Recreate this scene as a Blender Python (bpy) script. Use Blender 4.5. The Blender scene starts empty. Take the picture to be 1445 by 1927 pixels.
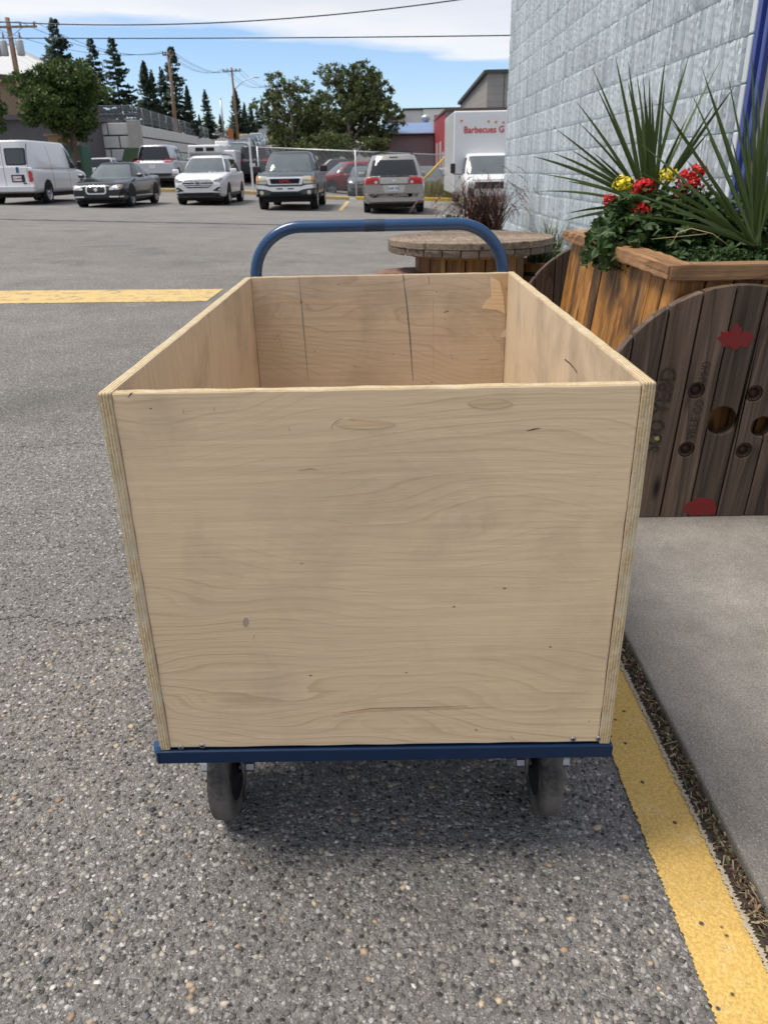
import bpy, bmesh, math, random
import numpy as np
from mathutils import Vector, Matrix
from mathutils.bvhtree import BVHTree

random.seed(7); RNG = np.random.default_rng(7)
scene = bpy.context.scene
COL = scene.collection
PI = math.pi

# ------------------------------------------------------------ camera
CAM_H, FPX, PITCH, ROLL, YAW = 1.18, 1436.0, math.radians(24.15), math.radians(1.1), math.radians(-.336)
_F = Vector((math.sin(YAW)*math.cos(PITCH), math.cos(YAW)*math.cos(PITCH), -math.sin(PITCH)))
_R0 = Vector((math.cos(YAW), -math.sin(YAW), 0)); _D0 = _F.cross(_R0)
_R = _R0*math.cos(ROLL)+_D0*math.sin(ROLL); _D = _D0*math.cos(ROLL)-_R0*math.sin(ROLL)
EYE = Vector((0, 0, CAM_H))
cd = bpy.data.cameras.new('camera'); cam = bpy.data.objects.new('camera', cd); COL.objects.link(cam)
m3 = Matrix((_R, -_D, -_F)).transposed()
cam.matrix_world = Matrix.Translation(EYE) @ m3.to_4x4()
cd.sensor_fit = 'VERTICAL'; cd.sensor_height = 36.0; cd.lens = 36.0*FPX/1927.0
cd.clip_start = .02; cd.clip_end = 3000
cd.dof.use_dof = True; cd.dof.focus_distance = 1.35; cd.dof.aperture_fstop = 13.0
scene.camera = cam

# ------------------------------------------------------------ sky and sun
SUN_EL, SUN_AZ = math.radians(64), math.radians(-93)     # azimuth from +Y towards +X: the sun stands to the left
w = bpy.data.worlds.new('World'); scene.world = w; w.use_nodes = True
nt = w.node_tree; nt.nodes.clear()
def wn(t, **k):
    n = nt.nodes.new(t)
    for a, b in k.items(): setattr(n, a, b)
    return n
def wl(a, b): nt.links.new(a, b)
wo = wn('ShaderNodeOutputWorld'); bg = wn('ShaderNodeBackground'); bg.inputs[1].default_value = .072
sky = wn('ShaderNodeTexSky', sky_type='NISHITA'); sky.sun_disc = False
sky.sun_elevation = SUN_EL; sky.sun_rotation = SUN_AZ; sky.air_density = 1.0; sky.dust_density = .15; sky.ozone_density = 3.0
tc = wn('ShaderNodeTexCoord'); sx = wn('ShaderNodeSeparateXYZ'); wl(tc.outputs['Generated'], sx.inputs[0])
def wm(op, a, b=None, c=None, clamp=False):
    n = wn('ShaderNodeMath', operation=op); n.use_clamp = clamp
    for i, v in enumerate((a, b, c)):
        if v is None: continue
        if isinstance(v, (int, float)): n.inputs[i].default_value = v
        else: wl(v, n.inputs[i])
    return n.outputs[0]
zc = wm('MAXIMUM', sx.outputs[2], .012)
u = wm('DIVIDE', sx.outputs[0], zc); v = wm('DIVIDE', sx.outputs[1], zc)      # place on a flat cloud sheet one unit up
cv = wn('ShaderNodeCombineXYZ'); wl(u, cv.inputs[0]); wl(v, cv.inputs[1])
n1 = wn('ShaderNodeTexNoise'); wl(cv.outputs[0], n1.inputs['Vector']); n1.inputs['Scale'].default_value = .33; n1.inputs['Detail'].default_value = 7; n1.inputs['Roughness'].default_value = .52
n2 = wn('ShaderNodeTexNoise'); wl(cv.outputs[0], n2.inputs['Vector']); n2.inputs['Scale'].default_value = 1.1; n2.inputs['Detail'].default_value = 6
# the sheet's far edge runs across the view and lies farther off to the right
edge = wm('ADD', wm('MULTIPLY', u, .62), 8.0)
edge = wm('ADD', edge, wm('MULTIPLY', wm('SUBTRACT', n1.outputs[0], .5), 5.2))
d = wm('SUBTRACT', edge, v)                                                    # >0: under the sheet
cov = wm('MULTIPLY_ADD', d, 1.5, .3, True)
mot = wm('MULTIPLY_ADD', wm('SUBTRACT', n2.outputs[0], .5), .5, .9, True)
cov = wm('MULTIPLY', cov, mot)
rim = wm('SUBTRACT', 1.0, wm('MULTIPLY', d, .22, None, True), None, True)     # thin rim of the sheet is whiter
crmp = wn('ShaderNodeMix', data_type='RGBA'); wl(rim, crmp.inputs[0])
crmp.inputs[6].default_value = (4.5, 4.72, 5.4, 1); crmp.inputs[7].default_value = (6.9, 6.95, 7.1, 1)
mx = wn('ShaderNodeMix', data_type='RGBA'); wl(cov, mx.inputs[0]); wl(crmp.outputs[2], mx.inputs[7])
sg = wn('ShaderNodeMix', data_type='RGBA', blend_type='MULTIPLY'); sg.inputs[0].default_value = 1; wl(sky.outputs[0], sg.inputs[6]); sg.inputs[7].default_value = (.92, .96, 1.08, 1)
wl(sg.outputs[2], mx.inputs[6])
wl(mx.outputs[2], bg.inputs[0]); wl(bg.outputs[0], wo.inputs[0])
sd = bpy.data.lights.new('sun', 'SUN'); sd.energy = 2.0; sd.angle = math.radians(24); sd.color = (1, .93, .83)
sun = bpy.data.objects.new('sun', sd); COL.objects.link(sun)
sdir = Vector((math.sin(SUN_AZ)*math.cos(SUN_EL), math.cos(SUN_AZ)*math.cos(SUN_EL), math.sin(SUN_EL)))
sun.rotation_euler = (-sdir).to_track_quat('-Z', 'Y').to_euler(); sun.location = (0, 0, 30)
vs = scene.view_settings; vs.view_transform = 'Standard'; vs.look = 'None'; vs.exposure = 1.0; vs.gamma = 1; vs.use_curve_mapping = False
scene.cycles.use_denoising = True; scene.cycles.max_bounces = 6; scene.cycles.transparent_max_bounces = 16
scene.cycles.caustics_reflective = False; scene.cycles.caustics_refractive = False

# ------------------------------------------------------------ pixel helpers
def ray(px, py):
    return (_F + _R*((px-722.5)/FPX) + _D*((py-963.5)/FPX)).normalized()
def at_z(px, py, z=0.0):
    r = ray(px, py); return EYE + r*((z-CAM_H)/r.z)
def at_y(px, py, Y):
    r = ray(px, py); return EYE + r*(Y/r.y)
def at_x(px, py, X):
    r = ray(px, py); return EYE + r*(X/r.x)
def sstep(a, b, t):
    t = np.clip((np.asarray(t, float)-a)/(b-a), 0, 1); return t*t*(3-2*t)
def G(x, y):
    """height of the ground: level by the wall, a cross fall over the lot, a rise beyond it on the left"""
    x = np.asarray(x, float); xc = np.clip(x, -24, 7)
    z = -.030*(xc+3.6)*sstep(5, 20, y)
    left = sstep(-1.5, -8, x)
    rl = .058*np.clip(np.asarray(y, float)-34, 0, 150); rr = .026*np.clip(np.asarray(y, float)-58, 0, 120)
    far_l = sstep(-13, -16.5, x); rl = rl*(1-far_l)+far_l*.078*np.clip(np.asarray(y, float)-64, 0, 120)
    k = left*rl+(1-left)*rr
    return z+k
def Gf(x, y): return float(G(x, y))
def on_ground(px, py):
    r = ray(px, py); t = 2.0
    for i in range(4000):
        p = EYE+r*t
        if p.z <= Gf(p.x, p.y): return p
        t += .05
    return p

# ------------------------------------------------------------ objects
def link(name, me, mat=None, parent=None):
    o = bpy.data.objects.new(name, me); COL.objects.link(o)
    if mat is not None and me is not None and len(me.materials) == 0:
        for m_ in (mat if isinstance(mat, (list, tuple)) else [mat]): me.materials.append(m_)
    if parent is not None: o.parent = parent
    return o
def tag(o, label, cat=None, group=None, kind=None):
    if label: o['label'] = label
    if cat: o['category'] = cat
    if group: o['group'] = group
    if kind: o['kind'] = kind
    return o
def thing(name, label, cat, loc=(0, 0, 0), rz=0, group=None):
    o = bpy.data.objects.new(name, None); COL.objects.link(o); o.location = loc; o.rotation_euler = (0, 0, rz); o.empty_display_size = .1
    return tag(o, label, cat, group)
def copy_tree(o, parent=None):
    c = o.copy(); COL.objects.link(c); c.parent = parent
    for ch in list(o.children): copy_tree(ch, c)
    return c

class MB:
    """collects shapes, then becomes one mesh"""
    def __init__(s): s.v = []; s.f = []; s.mi = []; s.sm = []
    def add(s, vs, fs, mi=0, smooth=False):
        b = len(s.v); s.v += [tuple(p) for p in vs]; s.f += [tuple(i+b for i in f) for f in fs]; s.mi += [mi]*len(fs); s.sm += [smooth]*len(fs); return s
    def box(s, lo, hi, mi=0, M=None):
        x0, y0, z0 = lo; x1, y1, z1 = hi
        vs = [Vector(p) for p in ((x0,y0,z0),(x1,y0,z0),(x1,y1,z0),(x0,y1,z0),(x0,y0,z1),(x1,y0,z1),(x1,y1,z1),(x0,y1,z1))]
        if M is not None: vs = [M @ p for p in vs]
        return s.add(vs, [(0,3,2,1),(4,5,6,7),(0,1,5,4),(1,2,6,5),(2,3,7,6),(3,0,4,7)], mi)
    def bar(s, a, b, w, h=None, mi=0):
        a = Vector(a); b = Vector(b); h = h or w; d = (b-a); L = d.length; d.normalize()
        up = Vector((0, 0, 1)) if abs(d.z) < .95 else Vector((0, 1, 0)); sx_ = d.cross(up).normalized(); uz = sx_.cross(d)
        vs = []
        for p in (a, b):
            for i, j in ((-1,-1),(1,-1),(1,1),(-1,1)): vs.append(p+sx_*(i*w/2)+uz*(j*h/2))
        return s.add(vs, [(0,1,2,3),(7,6,5,4),(0,4,5,1),(1,5,6,2),(2,6,7,3),(3,7,4,0)], mi)
    def tube(s, pts, r, n=10, mi=0, caps=True, smooth=True):
        pts = [Vector(p) for p in pts]; rs = r if isinstance(r, (list, tuple)) else [r]*len(pts)
        vs = []; fs = []; nrm = None
        for i, p in enumerate(pts):
            d = (pts[min(i+1, len(pts)-1)]-pts[max(i-1, 0)]).normalized()
            if nrm is None: nrm = d.orthogonal().normalized()
            nrm = (nrm-d*nrm.dot(d)).normalized(); b = d.cross(nrm)
            for k in range(n):
                a = 2*PI*k/n; vs.append(p+(nrm*math.cos(a)+b*math.sin(a))*rs[i])
        for i in range(len(pts)-1):
            for k in range(n):
                k2 = (k+1) % n; fs.append((i*n+k, i*n+k2, (i+1)*n+k2, (i+1)*n+k))
        s.add(vs, fs, mi, smooth)
        if caps:
            b = len(s.v)-len(vs); s.f += [tuple(b+k for k in reversed(range(n))), tuple(b+(len(pts)-1)*n+k for k in range(n))]; s.mi += [mi]*2; s.sm += [False]*2
        return s
    def lathe(s, prof, n=24, axis='z', c=(0,0,0), mi=0, smooth=True):
        """prof: (radius, height) pairs"""
        vs = []; fs = []; c = Vector(c)
        for r, h in prof:
            for k in range(n):
                a = 2*PI*k/n; p = (r*math.cos(a), r*math.sin(a), h)
                if axis == 'x': p = (p[2], p[0], p[1])
                if axis == 'y': p = (p[0], p[2], p[1])
                vs.append(c+Vector(p))
        for i in range(len(prof)-1):
            for k in range(n):
                k2 = (k+1) % n; fs.append((i*n+k, i*n+k2, (i+1)*n+k2, (i+1)*n+k))
        return s.add(vs, fs, mi, smooth)
    def prism(s, poly, z0, z1, mi=0, M=None, mi_side=None):
        n = len(poly); vs = [Vector((x, y, z0)) for x, y in poly]+[Vector((x, y, z1)) for x, y in poly]
        if M is not None: vs = [M @ p for p in vs]
        s.add(vs, [tuple(reversed(range(n))), tuple(range(n, 2*n))], mi)
        b = len(s.v)-2*n
        for i in range(n):
            j = (i+1) % n; s.f.append((b+i, b+j, b+n+j, b+n+i)); s.mi.append(mi if mi_side is None else mi_side); s.sm.append(False)
        return s
    def mesh(s, name='mesh'):
        me = bpy.data.meshes.new(name); me.from_pydata(s.v, [], s.f); me.polygons.foreach_set('material_index', s.mi); me.polygons.foreach_set('use_smooth', s.sm); me.update(); return me
    def build(s, name, mat, parent=None, bevel=0, seg=2):
        me = s.mesh(name)
        if bevel: bevel_mesh(me, bevel, seg)
        return link(name, me, mat, parent)
def bevel_mesh(me, w_, seg=2, ang=.6):
    bm = bmesh.new(); bm.from_mesh(me)
    es = [e for e in bm.edges if len(e.link_faces) == 2 and e.calc_face_angle(0) > ang]
    bmesh.ops.bevel(bm, geom=es, offset=w_, segments=seg, affect='EDGES', profile=.5, clamp_overlap=True)
    bm.to_mesh(me); bm.free(); me.update()
def np_mesh(name, verts, faces, smooth=False, colors=None):
    """verts (n,3), faces (m,k) arrays"""
    me = bpy.data.meshes.new(name); verts = np.asarray(verts, np.float32); faces = np.asarray(faces, np.int32); k = faces.shape[1]
    me.vertices.add(len(verts)); me.vertices.foreach_set('co', verts.ravel())
    me.loops.add(faces.size); me.loops.foreach_set('vertex_index', faces.ravel())
    me.polygons.add(len(faces)); me.polygons.foreach_set('loop_start', np.arange(0, faces.size, k, dtype=np.int32))
    me.polygons.foreach_set('use_smooth', np.full(len(faces), smooth))
    if colors is not None:
        ca = me.color_attributes.new('tint', 'FLOAT_COLOR', 'POINT'); c4 = np.ones((len(verts), 4), np.float32); c4[:, :3] = colors; ca.data.foreach_set('color', c4.ravel())
    me.update(calc_edges=True); return me
def rounded(poly, r, n=4):
    out = []; k = len(poly)
    for i in range(k):
        p = Vector(poly[i]); a = Vector(poly[i-1])-p; b = Vector(poly[(i+1) % k])-p
        rr = min(r, a.length*.45, b.length*.45); p0 = p+a.normalized()*rr; p1 = p+b.normalized()*rr
        for j in range(n+1):
            t = j/n; q = p0*(1-t)**2+p*2*t*(1-t)+p1*t*t; out.append((q.x, q.y))
    return out
def text_mesh(s, size, extrude=.0005, bold=0, align='CENTER', space=1.0):
    c = bpy.data.curves.new('lettering', 'FONT'); c.body = s; c.size = size; c.extrude = extrude; c.offset = bold; c.align_x = align; c.align_y = 'CENTER'; c.space_character = space; c.resolution_u = 3
    o = bpy.data.objects.new('tmp', c); COL.objects.link(o); dg = bpy.context.evaluated_depsgraph_get(); dg.update()
    me = bpy.data.meshes.new_from_object(o.evaluated_get(dg)); bpy.data.objects.remove(o); bpy.data.curves.remove(c); me.materials.clear(); return me

# ------------------------------------------------------------ materials
class NT:
    def __init__(s, name):
        s.m = bpy.data.materials.new(name); s.m.use_nodes = True; s.t = s.m.node_tree; s.t.nodes.clear()
        s.out = s.n('ShaderNodeOutputMaterial'); s.b = s.n('ShaderNodeBsdfPrincipled'); s.l(s.b.outputs[0], s.out.inputs[0])
        s.tc = s.n('ShaderNodeTexCoord'); s.obj = s.tc.outputs['Object']
    def n(s, t, **k):
        q = s.t.nodes.new(t)
        for a, b in k.items(): setattr(q, a, b)
        return q
    def l(s, a, b): s.t.links.new(a, b)
    def put(s, sock, v):
        if isinstance(v, bpy.types.NodeSocket): s.l(v, sock)
        elif isinstance(v, (tuple, list)) and len(v) == 3 and sock.type == 'RGBA': sock.default_value = (*v, 1)
        else: sock.default_value = v
    def map(s, sc=(1,1,1), vec=None, loc=(0,0,0), rot=(0,0,0)):
        q = s.n('ShaderNodeMapping'); s.l(vec or s.obj, q.inputs[0]); q.inputs['Scale'].default_value = sc; q.inputs['Location'].default_value = loc; q.inputs['Rotation'].default_value = rot; return q.outputs[0]
    def noise(s, vec=None, scale=5, detail=3, rough=.5, dist=0, col=False):
        q = s.n('ShaderNodeTexNoise'); s.l(vec or s.obj, q.inputs['Vector']); q.inputs['Scale'].default_value = scale; q.inputs['Detail'].default_value = detail; q.inputs['Roughness'].default_value = rough; q.inputs['Distortion'].default_value = dist
        return q.outputs[1 if col else 0]
    def vor(s, vec=None, scale=5, feature='F1', out=0, rnd=1):
        q = s.n('ShaderNodeTexVoronoi', feature=feature); s.l(vec or s.obj, q.inputs['Vector']); q.inputs['Scale'].default_value = scale; q.inputs['Randomness'].default_value = rnd; return q.outputs[out]
    def math(s, op, a, b=None, c=None, clamp=False):
        q = s.n('ShaderNodeMath', operation=op); q.use_clamp = clamp
        for i, v_ in enumerate((a, b, c)):
            if v_ is not None: s.put(q.inputs[i], v_)
        return q.outputs[0]
    def mix(s, fac, a, b, blend='MIX'):
        q = s.n('ShaderNodeMix', data_type='RGBA', blend_type=blend); s.put(q.inputs[0], fac); s.put(q.inputs[6], a); s.put(q.inputs[7], b); return q.outputs[2]
    def ramp(s, fac, stops, interp='LINEAR'):
        q = s.n('ShaderNodeValToRGB'); s.l(fac, q.inputs[0]); e = q.color_ramp.elements; q.color_ramp.interpolation = interp
        while len(e) < len(stops): e.new(.5)
        for k, (p, c) in enumerate(stops):
            e[k].position = p; e[k].color = (c, c, c, 1) if isinstance(c, (int, float)) else (*c, 1)
        return q.outputs[0]
    def sep(s, vec=None):
        q = s.n('ShaderNodeSeparateXYZ'); s.l(vec or s.obj, q.inputs[0]); return q.outputs
    def comb(s, x, y, z):
        q = s.n('ShaderNodeCombineXYZ')
        for i, v_ in enumerate((x, y, z)): s.put(q.inputs[i], v_)
        return q.outputs[0]
    def attr(s, name):
        q = s.n('ShaderNodeAttribute', attribute_name=name); return q.outputs[0]
    def rand(s):
        return s.n('ShaderNodeObjectInfo').outputs['Random']
    def bump(s, h, strength=.3, dist=.01):
        q = s.n('ShaderNodeBump'); s.l(h, q.inputs['Height']); q.inputs['Strength'].default_value = strength; q.inputs['Distance'].default_value = dist; s.l(q.outputs[0], s.b.inputs['Normal'])
    def done(s, col=None, rough=None, metal=None, spec=None, coat=None):
        if col is not None: s.put(s.b.inputs['Base Color'], col)
        if rough is not None: s.put(s.b.inputs['Roughness'], rough)
        if metal is not None: s.put(s.b.inputs['Metallic'], metal)
        if spec is not None: s.put(s.b.inputs['Specular IOR Level'], spec)
        if coat is not None: s.put(s.b.inputs['Coat Weight'], coat); s.b.inputs['Coat Roughness'].default_value = .05
        return s.m
_sc = {}
def plain(name, col, rough=.6, metal=0, var=.12, scale=8, spec=.5, coat=None):
    if name in _sc: return _sc[name]
    t = NT(name); n = t.noise(scale=scale, detail=4)
    c = t.mix(n, tuple(max(0, x*(1-var)) for x in col), tuple(min(1, x*(1+var)) for x in col))
    _sc[name] = t.done(c, rough, metal, spec, coat); return _sc[name]
def paint(name, col, metal=0.0, rough=.35):
    if name in _sc: return _sc[name]
    t = NT(name); n = t.noise(scale=3, detail=3); dust = t.sep(t.tc.outputs['Object'])[2]
    c = t.mix(t.math('MULTIPLY', n, .03+.08*max(col)), col, (.30, .28, .25))
    _sc[name] = t.done(c, rough, metal, .5, .6 if max(col) > .1 else .35); return _sc[name]
# ------------------------------------------------------------ materials of the foreground
def mat_asphalt():
    t = NT('asphalt'); o = t.map((1, 1, 1))
    big = t.noise(o, .35, 5, .6); mid = t.noise(o, 2.2, 5, .65)
    wob = t.n('ShaderNodeVectorMath', operation='ADD'); t.l(o, wob.inputs[0])
    nz = t.n('ShaderNodeVectorMath', operation='SCALE'); t.l(t.noise(o, 60, 2, col=True), nz.inputs[0]); nz.inputs[3].default_value = .012; t.l(nz.outputs[0], wob.inputs[1])
    q = wob.outputs[0]
    v1c = t.vor(q, 95, out=1); v1d = t.vor(q, 95, out=0)
    v2c = t.vor(q, 240, out=1); v2d = t.vor(q, 240, out=0)
    def stones(c, lo, hi):
        r = t.sep(c)
        g = t.ramp(r[0], [(0, .035), (.25, .11), (.55, .22), (.8, .36), (1, .6)])
        return t.mix(t.math('MULTIPLY', r[1], .55), g, t.mix(1, g, (1.10, .99, .86), 'MULTIPLY'))
    v0c = t.vor(q, 46, out=1); v0d = t.vor(q, 46, out=0); a = stones(v1c, 0, 1); b = stones(v2c, 0, 1)
    pick = t.math('GREATER_THAN', t.sep(v1c)[2], .33)
    bind = t.mix(t.noise(o, 420, 2), (.085, .082, .078), (.32, .305, .285))
    fine = t.mix(t.ramp(v2d, [(.25, 1), (.5, 0)]), bind, b)
    edge = t.ramp(v1d, [(.3, 1), (.52, 0)])
    c = t.mix(t.math('MULTIPLY', pick, edge), fine, a)
    big0 = t.math('MULTIPLY', t.math('GREATER_THAN', t.sep(v0c)[2], .72), t.ramp(v0d, [(.22, 1), (.4, 0)])); c = t.mix(big0, c, t.ramp(t.sep(v0c)[0], [(0, (.05, .05, .05)), (.4, (.2, .19, .175)), (.8, (.36, .34, .31)), (1, (.5, .47, .42))]))
    c = t.mix(1, c, t.ramp(t.noise(o, 55, 4, .7), [(.3, .66), (.7, 1.34)]), 'MULTIPLY')
    c = t.mix(1, c, t.ramp(big, [(.3, (.82, .82, .82)), (.7, (1.14, 1.11, 1.06))]), 'MULTIPLY')
    c = t.mix(1, c, t.ramp(mid, [(.3, .87), (.7, 1.1)]), 'MULTIPLY')
    far = t.ramp(t.math('DIVIDE', t.sep(o)[1], 60), [(.0, 0), (.2, 0), (.45, 1)])        # beyond the drive the surface is older, finer and dustier
    dust = t.mix(t.noise(o, 1.1, 6, .7), (.20, .192, .182), (.275, .264, .25))
    dust = t.mix(1, dust, t.ramp(t.noise(t.map((.25, 2.2, 1)), 1, 4, .6), [(.35, .82), (.65, 1.08)]), 'MULTIPLY')
    c = t.mix(t.math('MULTIPLY', far, .7), c, dust)
    stain = t.ramp(t.noise(t.map((1, 1, 1), None, (11, 4, 0)), .8, 4, .55), [(.56, 0), (.72, .45)]); c = t.mix(stain, c, (.085, .080, .074))
    h = t.math('ADD', t.math('MULTIPLY', t.ramp(v1d, [(.1, 1), (.55, 0)]), t.math('MULTIPLY', pick, .8)), t.math('MULTIPLY', v2d, -.5))
    h = t.math('ADD', h, t.math('MULTIPLY', t.noise(o, 500, 2), .35))
    t.bump(h, .95, .006)
    return t.done(c, .88, spec=.3)
def mat_pebble():
    t = NT('pebble'); c = t.mix(1, t.attr('tint'), t.ramp(t.noise(scale=160, detail=3), [(.3, .8), (.7, 1.2)]), 'MULTIPLY')
    return t.done(c, .7, spec=.35)
def mat_concrete():
    t = NT('concrete'); a = t.noise(scale=1.6, detail=6, rough=.65); f = t.noise(scale=260, detail=3); sp = t.vor(scale=150)
    c = t.mix(t.ramp(a, [(.28, 0), (.72, 1)]), (.175, .16, .14), (.305, .282, .25)); c = t.mix(1, c, t.ramp(f, [(.3, .66), (.72, 1.28)]), 'MULTIPLY'); c = t.mix(1, c, t.ramp(t.noise(scale=11, detail=5, rough=.7), [(.3, .84), (.7, 1.1)]), 'MULTIPLY')
    c = t.mix(t.ramp(sp, [(.1, .75), (.24, 0)]), c, (.10, .095, .09)); c = t.mix(t.ramp(t.vor(t.map(loc=(3, 1, 2)), 120), [(.08, .8), (.18, 0)]), c, (.5, .48, .45))
    t.bump(f, .5, .003); return t.done(c, .9, spec=.2)
def mat_yellow(worn=.0):
    t = NT('yellow_paint'); f = t.noise(scale=55, detail=5, rough=.7); a = t.noise(scale=3.5, detail=5)
    c = t.mix(a, (.62, .39, .10), (.70, .475, .155)); c = t.mix(t.ramp(t.noise(scale=18, detail=5), [(.55, 0), (.75, .5)]), c, (.66, .52, .28))
    hole = t.math('MULTIPLY', t.ramp(t.vor(scale=34), [(.10, 1), (.17, 0)]), t.math('GREATER_THAN', t.sep(t.vor(scale=34, out=1))[0], .6))
    c = t.mix(hole, c, (.06, .06, .06)); crack = t.ramp(t.noise(scale=9, detail=8, rough=.8, dist=.4), [(.497, 0), (.5, .07), (.503, 0)])
    c = t.mix(crack, c, (.22, .15, .06))
    thru = t.ramp(t.noise(scale=120, detail=4, rough=.75), [(.58, 0), (.68, .6)]); thru = t.math('MULTIPLY', thru, t.ramp(t.noise(scale=5, detail=4), [(.4, .1), (.62, 1)])); c = t.mix(thru, c, (.22, .19, .15))
    if worn: c = t.mix(.45, c, (.66, .53, .28)); c = t.mix(t.ramp(t.noise(scale=7, detail=8, rough=.75), [(.50, 0), (.62, worn)]), c, (.17, .16, .145))
    c = t.mix(1, c, t.ramp(t.noise(scale=210, detail=3, rough=.7), [(.3, .72), (.7, 1.2)]), 'MULTIPLY'); peb_ = t.vor(scale=120); c = t.mix(t.ramp(peb_, [(.45, 0), (.7, .22)]), c, (.33, .20, .05))
    t.bump(t.math('SUBTRACT', t.math('SUBTRACT', f, t.math('MULTIPLY', peb_, .6)), t.math('ADD', hole, crack)), .6, .004); return t.done(c, .75, spec=.3)
def mat_plyface(seed, axis, tint=(1, 1, 1), dirt=.34):
    """rotary cut veneer: contour lines of a slow field; axis = grain direction in object space"""
    t = NT('plywood_veneer'); s = t.sep()
    a = {'x': s[0], 'y': s[1], 'z': s[2]}[axis]; b = s[2] if axis != 'z' else s[1]          # along, across
    p = t.comb(a, b, seed)
    def st(ka, kb, o=0.): return t.map((ka, kb, 1), p, (o, o*1.7, 0))
    f1 = t.noise(st(1.25, 4.2), 1, 2, .45, .2); f2 = t.noise(st(5, 16, 3.), 1, 3, .55)
    ph = t.math('ADD', t.math('MULTIPLY', b, 60.), t.math('MULTIPLY', f1, 22.)); ph = t.math('ADD', ph, t.math('MULTIPLY', f2, 1.1))
    fr = t.math('FRACT', ph)
    line = t.ramp(fr, [(0, .0), (.55, .06), (.80, .28), (.91, 1), (.985, .9), (1, 0)])
    fr2 = t.math('FRACT', t.math('MULTIPLY', ph, 2.63)); line2 = t.ramp(fr2, [(0, 0), (.6, .2), (.95, .8), (1, 0)])
    amp = t.ramp(t.noise(st(1.6, 3.2, 9.), 1, 3), [(.32, .08), (.68, 1)])
    fib = t.noise(st(14, 900, 2.), 1, 2); fib2 = t.noise(st(3, 160, 5.), 1, 3)
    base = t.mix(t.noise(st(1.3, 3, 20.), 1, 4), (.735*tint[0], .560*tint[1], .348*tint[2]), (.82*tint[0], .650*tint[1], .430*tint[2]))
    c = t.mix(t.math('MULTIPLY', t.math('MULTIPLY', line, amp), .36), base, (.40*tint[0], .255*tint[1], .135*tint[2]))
    c = t.mix(t.math('MULTIPLY', t.math('MULTIPLY', line2, amp), .22), c, (.36, .24, .14))
    c = t.mix(1, c, t.ramp(fib, [(.25, .93), (.75, 1.05)]), 'MULTIPLY'); c = t.mix(1, c, t.ramp(fib2, [(.3, .91), (.7, 1.06)]), 'MULTIPLY')
    streak = t.ramp(t.noise(st(2.2, 26, 13.), 1, 3, .6), [(.66, 0), (.78, .4)]); c = t.mix(streak, c, (.40, .25, .14))
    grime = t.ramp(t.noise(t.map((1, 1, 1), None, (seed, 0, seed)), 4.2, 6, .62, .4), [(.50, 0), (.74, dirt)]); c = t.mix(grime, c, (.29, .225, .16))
    pit = t.math('MULTIPLY', t.ramp(t.vor(st(26, 60, 1.), 1), [(.05, 1), (.09, 0)]), t.math('GREATER_THAN', t.sep(t.vor(st(26, 60, 1.), 1, out=1))[0], .90)); c = t.mix(pit, c, (.12, .07, .04))
    t.bump(t.math('ADD', t.math('MULTIPLY', line, -.5), fib), .12, .0015)
    return t.done(c, .62, spec=.3)
def mat_plyedge(axis, thick):
    """the plies seen on edge; axis = direction across the sheet, thick = its two faces at -thick/2 and thick/2"""
    t = NT('plywood_edge'); s = t.sep(); a = s['xyz'.index(axis)]
    k = t.math('MULTIPLY_ADD', a, 1/thick, .5); k = t.math('ADD', k, t.math('MULTIPLY', t.math('SUBTRACT', t.noise(scale=40, detail=2), .5), .06))
    fr = t.math('PINGPONG', t.math('MULTIPLY', k, 9), 1); pl = t.ramp(fr, [(.35, 0), (.62, 1)])
    c = t.mix(pl, (.66, .54, .34), (.44, .315, .16))
    c = t.mix(1, c, t.ramp(t.noise(scale=190, detail=3, rough=.7), [(.3, .78), (.7, 1.16)]), 'MULTIPLY')
    c = t.mix(t.ramp(t.noise(scale=22, detail=5, rough=.7), [(.45, 0), (.66, .8)]), c, (.60, .54, .40))
    c = t.mix(t.ramp(t.noise(t.map(loc=(4, 2, 7)), 34, 5, .75), [(.60, 0), (.74, .8)]), c, (.21, .18, .14))
    t.bump(t.math('ADD', pl, t.noise(scale=160, detail=3)), .5, .002); return t.done(c, .75, spec=.25)
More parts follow.
